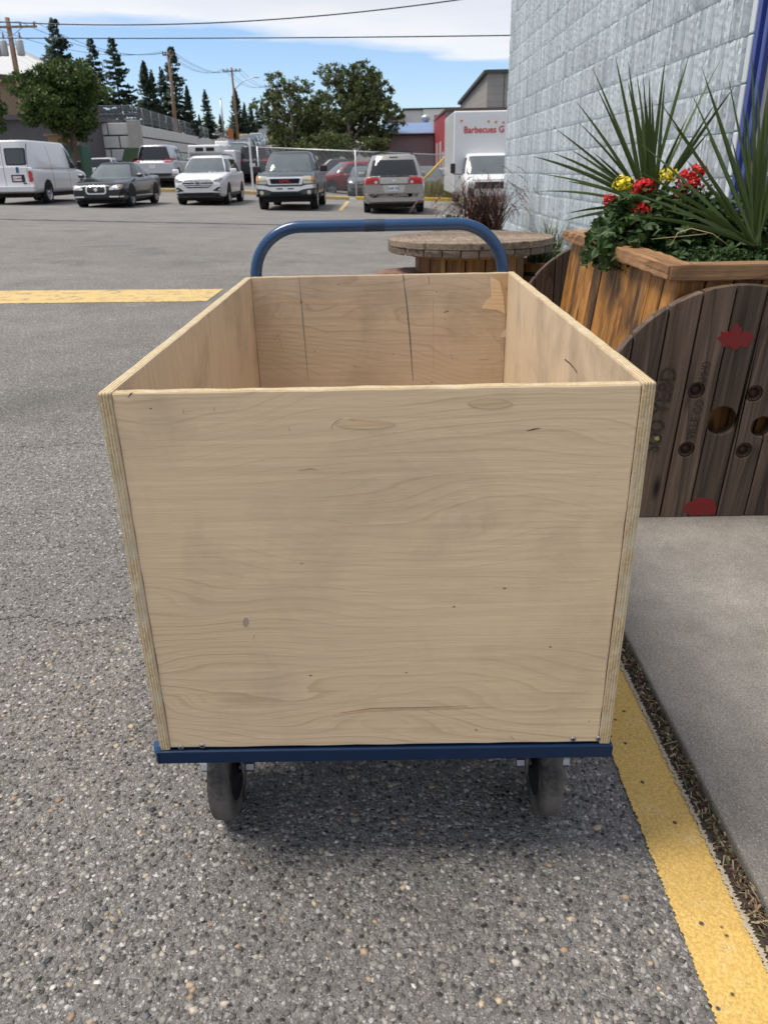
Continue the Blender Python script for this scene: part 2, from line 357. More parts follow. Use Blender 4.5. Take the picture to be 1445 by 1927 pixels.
def mat_planks(name, c0, c1, dark, axis='z', charred=0.0, rough=.72, k=1.0):
    """boards: long grain on axis, each object its own shade"""
    t = NT(name); sc = {'x': (1.5, 34, 34), 'y': (34, 1.5, 34), 'z': (34, 34, 1.5)}[axis]; r = t.rand()
    off = t.n('ShaderNodeVectorMath', operation='ADD'); t.l(t.obj, off.inputs[0]); t.l(t.comb(t.math('MULTIPLY', r, 31), t.math('MULTIPLY', r, 17), t.math('MULTIPLY', r, 7)), off.inputs[1])
    ov = off.outputs[0]
    sc = tuple(x*k for x in sc)
    g = t.noise(t.map(sc, ov), 1, 4, .6, .35); ring = t.math('FRACT', t.math('MULTIPLY', t.noise(t.map(tuple(x*.16 for x in sc), ov), 1, 2, .5, .3), 14.)); ringl = t.ramp(ring, [(0, 0), (.6, .25), (.93, 1), (1, 0)])
    fine = t.noise(t.map(tuple(x*7 if x > 10*k else x*2.2 for x in sc), ov), 1, 3, .65)
    c = t.mix(t.ramp(g, [(.3, 0), (.7, 1)]), c0, c1); c = t.mix(1, c, t.ramp(fine, [(.28, .62), (.72, 1.32)]), 'MULTIPLY'); c = t.mix(t.math('MULTIPLY', ringl, .62), c, dark)
    c = t.mix(1, c, t.ramp(r, [(0, .72), (1, 1.22)]), 'MULTIPLY')
    if charred:
        burn = t.noise(t.map(tuple(x*(.13 if x > 10*k else 1.5) for x in sc), ov), 1, 4, .55, .4); c = t.mix(t.ramp(burn, [(.47, 0), (.63, charred)]), c, (.045, .022, .010))
        c = t.mix(t.ramp(t.noise(t.map(tuple(x*.5 for x in sc), ov, (5, 3, 1)), 1, 3), [(.62, 0), (.72, .65)]), c, (.62, .40, .16))
    kn = t.ramp(t.vor(t.map(tuple(7*k if x > 10*k else 2.1 for x in sc), ov), 1), [(.05, 1), (.13, 0)]); c = t.mix(kn, c, tuple(x*.5 for x in dark))
    t.bump(t.math('ADD', t.math('ADD', g, fine), t.math('MULTIPLY', ringl, -.5)), .5, .003); return t.done(c, rough, spec=.35)
def mat_blockpaint():
    t = NT('block_paint'); r = t.rand(); f = t.noise(scale=70, detail=5, rough=.7); a = t.noise(scale=5, detail=4)
    c = t.mix(a, (.535, .60, .635), (.615, .675, .70)); c = t.mix(1, c, t.ramp(r, [(0, .90), (1, 1.05)]), 'MULTIPLY'); c = t.mix(t.ramp(t.noise(scale=26, detail=6, rough=.75), [(.60, 0), (.78, .5)]), c, (.36, .41, .44))
    t.bump(f, .3, .004); return t.done(c, .8, spec=.3)
def mat_leaf(name, c0, c1, rough=.45, scale=6, transl=.25):
    t = NT(name); n = t.noise(scale=scale, detail=3); c = t.mix(n, c0, c1)
    c = t.mix(1, c, t.attr('tint'), 'MULTIPLY')
    t.done(c, rough, spec=.35)
    tr = t.n('ShaderNodeBsdfTranslucent'); t.l(c, tr.inputs[0]); ms = t.n('ShaderNodeMixShader'); ms.inputs[0].default_value = transl; t.l(t.b.outputs[0], ms.inputs[1]); t.l(tr.outputs[0], ms.inputs[2]); t.l(ms.outputs[0], t.out.inputs[0]); return t.m
def mat_rubber():
    t = NT('worn_rubber'); d_ = t.ramp(t.noise(t.map((9, 9, 9)), 1, 5, .65), [(.34, 0), (.52, 1)])
    c = t.mix(d_, (.016, .016, .017), (.17, .16, .145)); c = t.mix(t.noise(scale=150, detail=2), c, t.mix(1, c, (.6, .6, .6), 'MULTIPLY')); return t.done(c, .75, spec=.3)
def mat_bluepaint():
    t = NT('blue_enamel'); n = t.noise(scale=14, detail=4); c = t.mix(n, (.006, .040, .115), (.010, .062, .165))
    sc = t.ramp(t.noise(t.map((10, 60, 110)), 1, 4, .7), [(.70, 0), (.76, .55)]); c = t.mix(sc, c, (.14, .19, .25)); t.bump(t.noise(scale=180, detail=2), .05, .001); return t.done(c, .3, spec=.5, coat=.3)

DECK_SHADE = plain('shaded_deck_blue', (.002, .019, .062), .5, 0, .25, 14, .3); ASPH = mat_asphalt(); PEB = mat_pebble(); CONC = mat_concrete(); YEL = mat_yellow(); YELW = mat_yellow(.75)  # deck blue is darkened: the shade on its skirt is in the colour
BLUE = mat_bluepaint(); RUB = mat_rubber(); BLOCK = mat_blockpaint()
STEEL = plain('zinc_steel', (.36, .36, .37), .4, .8, .25, 60); DARKM = plain('black_metal', (.02, .02, .022), .5, .3); BLACKP = plain('black_plastic', (.018, .018, .019), .5)
SOIL = plain('soil', (.055, .040, .030), .95, 0, .5, 60)

# ------------------------------------------------------------ ground
def ground_sheet():
    xs = np.concatenate([np.linspace(-500, -90, 10), np.linspace(-80, -26, 14), np.linspace(-24, 8, 65), np.linspace(12, 80, 14), np.linspace(110, 500, 9)])
    ys = np.concatenate([np.linspace(-40, -5, 5), np.linspace(-2, 22, 49), np.linspace(23, 70, 48), np.linspace(74, 240, 60), np.linspace(260, 900, 10)])
    X, Y = np.meshgrid(xs, ys); Z = G(X, Y); n, m = X.shape
    V = np.stack([X, Y, Z], -1).reshape(-1, 3); i = np.arange((n-1)*m).reshape(n-1, m)[:, :-1].ravel()
    F = np.stack([i, i+1, i+m+1, i+m], -1)
    o = link('asphalt_ground', np_mesh('asphalt_ground', V, F, True), ASPH); tag(o, 'weathered grey asphalt of the parking lot', None, None, 'structure')
ground_sheet()
def strip(name, pts, mat, label, kind='structure', z=.004, jit=.0, n=160, parent=None):
    """ribbon over the ground: pts = (left point, right point) at both ends"""
    (a0, a1), (b0, b1) = pts; V = []; F = []; m = 7
    for i in range(n+1):
        t = i/n
        l_ = Vector(a0).lerp(Vector(b0), t); r_ = Vector(a1).lerp(Vector(b1), t); w_ = (r_-l_); wn_ = w_.normalized()
        l2 = l_+wn_*random.uniform(-jit, jit); r2 = r_+wn_*random.uniform(-jit, jit)
        for k in range(m):
            p = l2.lerp(r2, k/(m-1)); V.append((p.x, p.y, Gf(p.x, p.y)+z))
    for i in range(n):
        for k in range(m-1): F.append((i*m+k, i*m+k+1, (i+1)*m+k+1, (i+1)*m+k))
    o = link(name, np_mesh(name, V, F), mat, parent); tag(o, label, None, None, kind); return o
PADZ = .028
pa = at_z(1185, 1210, PADZ); pb = at_z(1445, 1700, PADZ); PADX = (pa.x+pb.x)/2
ya = at_z(1150, 1430); yb = at_z(1350, 1920); YX0 = (ya.x+yb.x)/2; yc = at_z(1175, 1268); ye = at_z(1445, 1841); YX1 = (yc.x+ye.x)/2
print('PADX %.3f  yellow %.3f..%.3f' % (PADX, YX0, YX1), pa, pb, ya, yb, yc, ye)
strip('painted_line', (((YX0, -.3, 0), (YX1, -.3, 0)), ((YX0, 6, 0), (YX1, 6, 0))), YEL, 'thick yellow painted line along the concrete pad', jit=.0026, n=1900)
strip('painted_line', (((YX1-.002, -.3, 0), (YX1+.007, -.3, 0)), ((YX1-.002, 6, 0), (YX1+.007, 6, 0))), plain('cream_paint', (.40, .34, .24), .9, 0, .55, 160), 'crumbling pale edge of the yellow line', z=.006, jit=.0042, n=2600)
s0 = at_z(0, 543); s1 = at_z(0, 567); s2 = at_z(412, 543); s3 = at_z(412, 566)
strip('painted_line', (((-11, s1.y, 0), (-11, s0.y, 0)), ((s2.x+.05, s3.y, 0), (s2.x+.05, s2.y, 0))), YELW, 'broad worn yellow line across the open asphalt', jit=.018, n=420)
# dirt seam and pad
strip('dirt_seam', (((YX1+.008, -.3, 0), (PADX+.02, -.3, 0)), ((YX1+.008, 7, 0), (PADX+.02, 7, 0))), SOIL, 'dark dirt seam between yellow line and concrete pad', 'structure', z=.003, jit=.004)
WALLX = 1.73
pad = MB().box((PADX, -.6, -.3), (WALLX+.4, 7.2, PADZ)).build('concrete_pad', CONC, None, .006); tag(pad, 'grey concrete pad beside the yellow line', None, None, 'structure')

# stones of the asphalt that stand out one by one
def pebbles():
    bm = bmesh.new(); bmesh.ops.create_icosphere(bm, subdivisions=1, radius=1); base = np.array([v_.co[:] for v_ in bm.verts]); fc = np.array([[v_.index for v_ in f.verts] for f in bm.faces if f.calc_center_median().z > -.15]); bm.free()
    keep = base[:, 2] > -.2
    areas = [(-1.0, YX0-.01, .45, 1.9, 24000, .0014, .0088), (-2.6, -.2, 1.4, 4.2, 9000, .0025, .0088), (YX0, YX1, .45, 1.4, 60, .003, .006)]
    P = []; S = []
    for x0, x1, y0, y1, n, r0, r1 in areas:
        P.append(np.stack([RNG.uniform(x0, x1, n), RNG.uniform(y0, y1, n)], -1)); S.append(r0+(r1-r0)*RNG.random(n)**4.2)
    P = np.concatenate(P); S = np.concatenate(S); n = len(S)
    pal = np.array([(.11, .105, .10), (.17, .16, .15), (.25, .235, .21), (.31, .29, .26), (.40, .36, .30), (.44, .35, .24), (.36, .25, .17), (.06, .062, .068), (.55, .53, .49), (.13, .135, .15)])
    ci = RNG.choice(len(pal), n, p=[.17, .24, .24, .15, .07, .04, .02, .02, .015, .035]); C = pal[ci]*RNG.uniform(.72, 1.12, (n, 1))*np.array((1.0, .995, .975))
    ax = RNG.uniform(.65, 1.25, (n, 3)); ax[:, 2] = RNG.uniform(.12, .32, n); an = RNG.uniform(0, PI, n); ca, sa = np.cos(an), np.sin(an)
    jit = 1+RNG.uniform(-.34, .26, (n, len(base), 1)); V = base[None]*jit*ax[:, None, :]*S[:, None, None]
    X = V[..., 0]*ca[:, None]-V[..., 1]*sa[:, None]; Y = V[..., 0]*sa[:, None]+V[..., 1]*ca[:, None]
    V = np.stack([X+P[:, :1], Y+P[:, 1:], V[..., 2]-.0004+G(P[:, 0], P[:, 1])[:, None]], -1)
    F = fc[None]+(np.arange(n)*len(base))[:, None, None]
    o = link('aggregate_pebbles', np_mesh('aggregate_pebbles', V.reshape(-1, 3), F.reshape(-1, 3), True, np.repeat(C, len(base), 0)), PEB)
    tag(o, 'mixed rounded pebbles set in the worn asphalt surface', None, None, 'stuff')
pebbles()
def debris():
    V = []; F = []; C = []
    pal = [(.16, .10, .055), (.26, .18, .10), (.07, .045, .03), (.34, .27, .17), (.10, .12, .05), (.06, .04, .03)]
    for i in range(2600):
        x = random.uniform(YX1+.012, PADX+.004); y = random.uniform(.3, 3.2)
        L = random.choice((random.uniform(.008, .03), random.uniform(.004, .010))); wd = random.uniform(.0008, .003) if L > .01 else random.uniform(.003, .006)
        a = random.gauss(PI/2, .9); dx, dy = math.cos(a)*L/2, math.sin(a)*L/2; ox, oy = -math.sin(a)*wd/2, math.cos(a)*wd/2; z = Gf(x, y)+random.uniform(.004, .016); t = random.uniform(-.005, .005)
        b = len(V); V += [(x-dx-ox, y-dy-oy, z-t), (x-dx+ox, y-dy+oy, z-t+.001), (x+dx+ox, y+dy+oy, z+t), (x+dx-ox, y+dy-oy, z+t)]; F.append((b, b+1, b+2, b+3)); C += [random.choice(pal)]*4
    for i in range(260):                                              # a little grass near the front end
        x = random.uniform(YX1+.02, PADX); y = random.uniform(.45, .85); h = random.uniform(.012, .04); a = random.uniform(0, 2*PI); c = random.choice(((.05, .09, .025), (.08, .11, .03), (.2, .17, .08)))
        b = len(V); V += [(x-.0012, y, .003), (x+.0012, y, .003), (x+math.cos(a)*h*.8, y+math.sin(a)*h*.8, .003+h)]; V.append(V[-1]); F.append((b, b+1, b+2, b+3)); C += [c]*4
    V = np.array(V)
    o = link('leaf_litter', np_mesh('leaf_litter', V, F, False, np.array(C)), PEB); tag(o, 'dry twigs, needles and grass bits in the dirt seam', None, None, 'stuff')
debris()

# ------------------------------------------------------------ the cart
D, BW, BL, TOPZ, PH = 1.018, .762, 1.235, CAM_H-.271, .618
BZ = TOPZ-PH; XC = -.013; T = .019
cart = thing('platform_cart', 'blue platform cart carrying an open box of plain plywood', 'cart', (XC, D, 0))
def panel(name, lo, hi, axis, facemat, edgemat, bev=.0022):
    c = [(a+b)/2 for a, b in zip(lo, hi)]; h = [(b-a)/2 for a, b in zip(lo, hi)]
    me = MB().box([-x for x in h], h).mesh(name)
    k = 'xyz'.index(axis)
    bm = bmesh.new(); bm.from_mesh(me)
    long_e = list(bm.edges); bmesh.ops.subdivide_edges(bm, edges=[e for e in long_e if e.calc_length() > .3], cuts=22, use_grid_fill=True)
    for v_ in bm.verts:                                              # knocked edges: small unevenness along the rims
        for kk in (0, 1, 2):
            if kk != k and abs(abs(v_.co[kk])-h[kk]) < 1e-5: v_.co[kk] += random.uniform(-.0010, .0004)
    es = [e for e in bm.edges if len(e.link_faces) == 2 and e.calc_face_angle(0) > .8]
    bmesh.ops.bevel(bm, geom=es, offset=bev, segments=2, affect='EDGES', profile=.5)
    bm.normal_update()
    for f in bm.faces: f.material_index = 0 if abs(f.normal[k]) > .75 else 1; f.smooth = False
    bm.to_mesh(me); bm.free(); me.materials.append(facemat); me.materials.append(edgemat)
    o = link(name, me, None, cart); o.location = c; return o
EY = mat_plyedge('y', T); EX = mat_plyedge('x', T)
hw = BW/2
front = panel('end_panel', (-hw+T, .0008, BZ), (hw-T, T, TOPZ-.001), 'y', mat_plyface(3.1, 'x', (1, 1, 1), .36), EY)
tag(front, 'pale veneered plywood end panel with wavy grain and knot patches')
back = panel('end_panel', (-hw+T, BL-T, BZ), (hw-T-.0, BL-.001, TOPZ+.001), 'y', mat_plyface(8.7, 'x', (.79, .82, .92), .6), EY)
tag(back, 'scuffed plywood end panel by the handle with torn veneer')
for sgn in (-1, 1):
    x0, x1 = sorted((sgn*hw, sgn*(hw-T+.0004)))
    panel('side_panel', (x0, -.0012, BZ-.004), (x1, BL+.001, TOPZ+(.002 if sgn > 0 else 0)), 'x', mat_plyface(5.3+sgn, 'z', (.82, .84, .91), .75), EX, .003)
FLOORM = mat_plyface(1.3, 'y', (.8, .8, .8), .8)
MB().box((-hw+T, T, BZ+.002), (hw-T, BL-T, BZ+.014)).build('box_floor', FLOORM, cart)
# deck: pressed steel tray with a folded skirt
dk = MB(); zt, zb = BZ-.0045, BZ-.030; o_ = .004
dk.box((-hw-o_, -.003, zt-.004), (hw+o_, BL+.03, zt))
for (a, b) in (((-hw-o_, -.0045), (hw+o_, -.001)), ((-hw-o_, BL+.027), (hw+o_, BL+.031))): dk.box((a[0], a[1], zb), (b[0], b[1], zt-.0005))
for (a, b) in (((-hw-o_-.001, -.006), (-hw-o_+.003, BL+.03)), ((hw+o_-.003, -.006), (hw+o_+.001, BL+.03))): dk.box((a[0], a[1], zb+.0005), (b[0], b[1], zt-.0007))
dk.build('deck', DECK_SHADE, cart, .0018)
MB().tube([(-hw-.002, .006, zb-.001), (-hw-.002, .006, zt+.010)], .009, 12).build('corner_post', BLUE, cart)
# handle: bent tube standing behind the box
hy = BL+.018; l0 = at_y(481, 505, D+hy); r0 = at_y(946, 505, D+hy); tp = at_y(712, 424, D+hy)
HL, HR, HZ = l0.x-XC, r0.x-XC, tp.z; rr = .135
pts = [(HL, hy, zb+.03), (HL, hy, HZ-rr)]
for i in range(1, 13): a = PI-PI/2*i/12; pts.append((HL+rr+rr*math.cos(a), hy, HZ-rr+rr*math.sin(a)))
for i in range(0, 13): a = PI/2-PI/2*i/12; pts.append((HR-rr+rr*math.cos(a), hy, HZ-rr+rr*math.sin(a)))
pts.append((HR, hy, zb+.03))
hd = MB().tube(pts, .0165, 20).build('handle', BLUE, cart)
MB().lathe([(.0166, -.028), (.0168, -.026), (.0168, .026), (.0166, .028)], 20, 'x', ((HL+HR)/2-.01, hy, HZ)).build('worn_patch', plain('bare_steel', (.008, .035, .085), .6, 0, .6, 160), hd)
# casters
def caster(x, y, swivel):
    c = bpy.data.objects.new('caster', None); COL.objects.link(c); c.parent = cart; c.location = (x, y, 0)
    R_ = .1; g = zb
    MB().lathe([(.062, -.019), (R_-.007, -.021), (R_-.001, -.017), (R_, -.011), (R_, .011), (R_-.001, .017), (R_-.007, .021), (.062, .019), (.062, -.019)], 40, 'x', (0, 0, R_)).build('tyre', RUB, c)
    MB().lathe([(.012, -.024), (.03, -.02), (.05, -.012), (.0635, -.02), (.0635, .02), (.05, .012), (.03, .02), (.012, .024)], 28, 'x', (0, 0, R_)).build('wheel_hub', DARKM, c)
    fk = MB()
    for s_ in (-1, 1): fk.add([(s_*.031, -.018, .085), (s_*.031, .018, .085), (s_*.031, .045, g-.012), (s_*.031, -.045, g-.012), (s_*.035, -.018, .085), (s_*.035, .018, .085), (s_*.035, .045, g-.012), (s_*.035, -.045, g-.012)], [(0,1,2,3),(7,6,5,4),(0,4,5,1),(1,5,6,2),(2,6,7,3),(3,7,4,0)])
    fk.box((-.036, -.045, g-.014), (.036, .045, g-.008)); fk.box((-.05, -.055, g-.006), (.05, .055, g-.0005)); fk.build('fork', STEEL, c, .001)
    bo = MB()
    for sx_ in (-1, 1):
        for sy_ in (-1, 1): bo.lathe([(.0, -.014), (.010, -.014), (.010, 0), (0, 0)], 6, 'z', (sx_*.04, sy_*.045, g-.004), 0, False)
    bo.build('bolt', STEEL, c); MB().tube([(-.05, 0, R_), (.05, 0, R_)], .007, 10).lathe([(0, -.052), (0.011, -.052), (0.011, -.037), (0, -.037)], 6, 'x', (0, 0, R_), 0, False).lathe([(0, .037), (0.011, .037), (0.011, .052), (0, .052)], 6, 'x', (0, 0, R_), 0, False).build('axle', STEEL, c)
wl_ = at_z(433, 1540); wr_ = at_z(1020, 1529)
print('wheel contacts', wl_, wr_)
wy = (wl_.y+wr_.y)/2-D+.036; print('wy', wy)
for x in (wl_.x-XC, wr_.x-XC): caster(x, wy, 0); caster(x, BL-.12, 0)
# screws, patches, scratches on the end panels
SCR = MB().lathe([(0, -.0016), (.0045, -.0018), (.0050, -.0008), (.0050, .001)], 14, 'y').mesh('screw'); SCR.materials.append(STEEL)
CRS = MB().box((-.003, -.0024, -.0005), (.003, -.0018, .0005)).box((-.0005, -.0025, -.003), (.0005, -.0017, .003)).mesh('screw_slot'); CRS.materials.append(DARKM)
for px, py in ((341, 1407), (381, 1404), (1078, 1391), (1126, 1390)):
    p = at_y(px, py, D); q = link('screw', SCR, None, cart); q.location = (p.x-XC, .0008, p.z); s_ = link('screw_slot', CRS, None, q)
KNOT = plain('knot_line', (.30, .18, .10), .7, 0, .3, 50); SCRT = plain('scratch_dark', (.09, .055, .035), .8, 0, .3, 80); SCUFF = plain('grey_scuff', (.13, .135, .13), .8, 0, .3, 80); PALE = plain('pale_dent', (.70, .60, .44), .7, 0, .2, 60)
PATCH = mat_plyface(14.2, 'x', (.96, .93, .89), .3); RAW = plain('raw_ply', (.55, .37, .20), .8, 0, .3, 45); OR_ = plain('glue_bead', (.50, .30, .08), .5, 0, .3, 40)
def decal(name, px_pts, Y, mat, thick=.0003, parent=None, side=-1):
    """thin shape lying on a panel that faces the viewer, outline in picture points"""
    loc = [at_y(x, y, Y) for x, y in px_pts]; n = len(loc)
    vs = [(p.x-XC, Y-D-thick, p.z) for p in loc]+[(p.x-XC, Y-D+.0002, p.z) for p in loc]
    fs = [tuple(range(n))]+[(i, (i+1) % n, n+(i+1) % n, n+i) for i in range(n)]
    return MB().add(vs, fs).build(name, mat, parent or front)
def lens(cx, cy, rx, ry, tilt=0, n=28, pw=1.35):
    out = []
    for i in range(n):
        a = 2*PI*i/n; x = rx*math.cos(a); y = ry*abs(math.sin(a))**pw*(1 if math.sin(a) > 0 else -1); out.append((cx+x*math.cos(tilt)-y*math.sin(tilt), cy+x*math.sin(tilt)+y*math.cos(tilt)))
    return out
def crack(pts, wd, name, mat, Y, parent):
    L = []; R_ = []
    for i, (x, y) in enumerate(pts):
        a = pts[max(i-1, 0)]; b = pts[min(i+1, len(pts)-1)]; dx, dy = b[0]-a[0], b[1]-a[1]; q = math.hypot(dx, dy); t = i/(len(pts)-1); ww = wd*(.25+.75*math.sin(PI*t))*random.uniform(.7, 1.2)/2
        L.append((x-dy/q*ww, y+dx/q*ww)); R_.append((x+dy/q*ww, y-dx/q*ww))
    return decal(name, L+R_[::-1], Y, mat, .00025, parent)
FY = D+.0008
for cx, cy, rx, ry in ((922, 760, 42, 9.5), (688, 799, 56, 8.5)):
    decal('veneer_patch_outline', lens(cx, cy, rx+.6, ry+.55), FY, KNOT, .0003); decal('veneer_patch', lens(cx, cy, rx, ry), FY, PATCH, .00055)
decal('smudge', lens(463, 1171, 5.5, 9, .1, 14, .8), FY, plain('grey_smudge', (.40, .33, .235), .8, 0, .3, 90), .00025)
for pts, wd, m_ in (([(990, 811), (1003, 808), (1017, 805)], 2.6, SCRT), ([(622, 808), (632, 796), (646, 789), (660, 787)], 3.2, PALE), ([(621, 806), (631, 794), (645, 787)], 1.2, KNOT), ([(655, 789), (672, 791), (690, 790)], 2.6, RAW),
                    ([(241, 748), (247, 741), (250, 738)], 2.5, SCRT), ([(403, 766), (404, 774)], 2.5, KNOT), ([(345, 770), (346, 777)], 2.5, KNOT), ([(543, 802), (545, 812)], 2, KNOT), ([(476, 1202), (480, 1194)], 2.5, KNOT), ([(893, 1373), (898, 1374)], 6, SCRT), ([(891, 1388), (894, 1387)], 4, RAW),
                    ([(625, 1348), (690, 1338), (760, 1335), (850, 1333), (930, 1330)], 5, plain('brown_streak', (.56, .40, .25), .7, 0, .2, 60)), ([(640, 1342), (700, 1333), (800, 1331), (880, 1328)], 2, KNOT), 
                    ([(960, 1385), (966, 1391)], 3, KNOT), ([(1094, 1318), (1100, 1321)], 3, RAW), ([(560, 885), (585, 882), (600, 884)], 4, plain('knot_tan', (.50, .33, .19), .7))):
    crack(pts, wd, 'scratch', m_, FY, front)
FB = D+BL-T
for pts, wd, m_ in (([(758, 520), (764, 560), (771, 630), (777, 717)], 3.2, SCUFF), ([(758, 516), (761, 528)], 6, SCUFF), ([(806, 520), (808, 535)], 4, SCUFF), ([(563, 520), (570, 600), (580, 716)], 2.5, plain('brown_scuff', (.30, .24, .17), .8, 0, .3, 60)), ([(835, 588), (844, 585)], 8, SCUFF), ([(836, 600), (838, 601)], 4, SCUFF), ([(820, 548), (823, 550)], 5, SCUFF), ([(815, 560), (815, 690)], 1.5, plain('brown_scuff', (.3, .24, .17))),
                    ([(520, 570), (545, 568), (640, 572), (720, 570)], 6, plain('brown_streak', (.4, .27, .16))), ([(515, 640), (530, 625)], 1.6, SCRT), ([(520, 622), (533, 660)], 1.4, SCUFF), ([(900, 677), (920, 676)], 1.2, SCRT), ([(848, 664), (852, 680)], 2, SCUFF), ([(956, 580), (952, 660), (948, 716)], 3.2, OR_)):
    crack(pts, wd, 'scratch', m_, FB, back)
decal('torn_patch', [(925, 517), (946, 517), (958, 517), (957, 590), (950, 588), (948, 560), (938, 532)], FB, RAW, .0006, back)
decal('veneer_flap', [(922, 519), (940, 530), (947, 560), (950, 590), (935, 583), (906, 580), (915, 565), (924, 560)], FB, mat_plyface(21.0, 'x', (1.05, 1.02, .98), .2), .0016, back)
decal('veneer_flap', [(950, 620), (955, 618), (954, 634), (940, 635)], FB, PALE, .001, back)
MB().box((-.004, -.002, -.0012), (.004, 0, .0012)).build('staple', STEEL, back).location = tuple(Vector((at_y(953, 542, FB).x-XC, 0, at_y(953, 542, FB).z))+Vector((0, BL-T, 0)))
# decals were laid in cart space: undo the panel's own offset
for pn in (front, back):
    off = Vector(pn.location)
    for ch in pn.children: ch.location = Vector(ch.location)-off
ck = MB()
for side, pts in ((1, [(1062, 676), (1072, 684), (1079, 692), (1085, 701)]),):
    X_ = XC+hw-T
    vs = []
    for i, (x, y) in enumerate(pts):
        p = at_x(x, y, X_-.0004); vs += [(p.x-XC, p.y-D, p.z+.0012), (p.x-XC, p.y-D, p.z-.0012)]
    ck.add(vs, [(2*i, 2*i+1, 2*i+3, 2*i+2) for i in range(len(pts)-1)])
ck.build('scratch', SCRT, cart)

# fine cracks across the near asphalt
TARC = plain('crack_dark', (.035, .033, .030), .9, 0, .3, 30)
def ground_crack(pts, wd, label):
    P_ = [on_ground(*p) for p in pts]; Q = []
    for a, b in zip(P_[:-1], P_[1:]):
        for i in range(14): q = a.lerp(b, i/14); Q.append(Vector((q.x, q.y+random.gauss(0, .006), 0)))
    V = []; F = []
    for i, q in enumerate(Q):
        w2 = wd*random.uniform(.2, 1.1)/2; V += [(q.x, q.y-w2, Gf(q.x, q.y)+.0025), (q.x, q.y+w2, Gf(q.x, q.y)+.0025)]
    for i in range(len(Q)-1): F.append((2*i, 2*i+2, 2*i+3, 2*i+1))
    tag(link('asphalt_crack', np_mesh('asphalt_crack', V, F), TARC), label, None, None, 'structure')
ground_crack([(-60, 1182), (60, 1170), (130, 1178), (215, 1172), (250, 1180)], .005, 'thin crack across the asphalt left of the cart')
ground_crack([(-60, 842), (80, 846), (150, 836), (200, 842)], .006, 'faint crack across the asphalt beyond the first')
# ------------------------------------------------------------ painted block building
WY0 = at_x(1393, 160, WALLX).y; WY1 = at_x(950, 400, WALLX).y; WYS = at_x(1424, 5, WALLX).y
print('wall', WY0, WY1, WYS)
bld = thing('block_building', 'pale blue painted building wall of ribbed concrete blocks', 'building', (WALLX, WY0, 0))
BLN, BHT = .4064, .2032
def rib_block(seed, ln=BLN-.003, ht=BHT-.008):
    r = random.Random(seed); prof = []; y = 0; pitch = .042; y = .004
    ys = [0.]; xs = [0.]
    while y < ln-.01:
        p_ = pitch*r.uniform(.9, 1.1)
        for fy, fx in ((.0, .008), (.10, -.018), (.28, -.028), (.46, -.021), (.56, .008)):
            if y+fy*p_ < ln-.002: ys.append(y+fy*p_); xs.append(fx)
        y += p_
    ys.append(ln); xs.append(0.)
    rows = 9; V = []; F = []; m = len(ys)
    flat = r.random() < .06; cj = [r.uniform(-.006, .004) for _ in ys]; cy_ = [r.uniform(-.003, .003) for _ in ys]
    for j in range(rows+1):
        for i in range(m):
            z = ht*j/rows; e = 1.0 if 0 < j < rows else .85
            x = xs[i]*e*(.15 if flat else 1)+(cj[i]+r.uniform(-.0024, .0024))*(1 if xs[i] < -.005 else .15); yy = ys[i]+(cy_[i]+r.uniform(-.0016, .0016) if 0 < i < m-1 else 0)
            V.append((x, yy, z))
    for j in range(rows):
        for i in range(m-1): a = j*m+i; F.append((a, a+m, a+m+1, a+1))
    b = len(V)                                                        # skirt back into the joint
    ring = [i for i in range(m)]+[j*m+m-1 for j in range(1, rows+1)]+[rows*m+i for i in range(m-2, -1, -1)]+[j*m for j in range(rows-1, 0, -1)]
    for k in ring: V.append((.02, V[k][1], V[k][2]))
    n = len(ring)
    for k in range(n): k2 = (k+1) % n; F.append((ring[k], ring[k2], b+k2, b+k))
    me = bpy.data.meshes.new('block'); me.from_pydata(V, [], F); me.polygons.foreach_set('use_smooth', [False]*len(F)); me.update(); me.materials.append(BLOCK)
    bm = bmesh.new(); bm.from_mesh(me); bmesh.ops.recalc_face_normals(bm, faces=bm.faces); bm.to_mesh(me); bm.free(); return me
BV = [rib_block(i) for i in range(9)]; BH = [rib_block(20+i, BLN/2-.005) for i in range(3)]
rest = []; ncell = 0
nz = 21; zbase = -.203*1.5
for j in range(nz):
    z = zbase+j*BHT; y = WY0+(0 if j % 2 else -BLN/2); k = 0
    while y < WY1-.05:
        half = False
        yy = y; ln = BLN
        if y < WY0-.01: yy = WY0; ln = BLN/2
        if yy+ln > WY1+.25: ln = BLN/2
        me = random.choice(BV) if ln > .3 else random.choice(BH)
        top = EYE.z+yy*math.tan(math.radians(10.5))
        if z < top and z > .35: o = link('block', me, None, bld); o.location = (0, yy-WY0, z); ncell += 1
        else: rest.append((me, yy-WY0, z))
        y = yy+ln
def join_inst(name, lst, mat, parent):
    V = []; F = []
    for me, yy, z in lst:
        b = len(V); V += [(v_.co.x, v_.co.y+yy, v_.co.z+z) for v_ in me.vertices]; F += [tuple(i+b for i in p.vertices) for p in me.polygons]
    m_ = bpy.data.meshes.new(name); m_.from_pydata(V, [], F); m_.update(); o = link(name, m_, mat, parent); o['kind'] = 'stuff'; return o
join_inst('further_blocks', rest, BLOCK, bld)
print('blocks', ncell)
WL = WY1-WY0
MB().box((.012, .002, zbase), (.35, WL+.14, zbase+nz*BHT-.004)).build('mortar_core', BLOCK, bld)
MB().box((-.02, WL-.02, zbase+nz*BHT), (6, WL+.2, zbase+nz*BHT+.1)).box((.36, WL-.06, zbase), (6, WL+.14, zbase+nz*BHT-.01)).build('end_wall', BLOCK, bld)
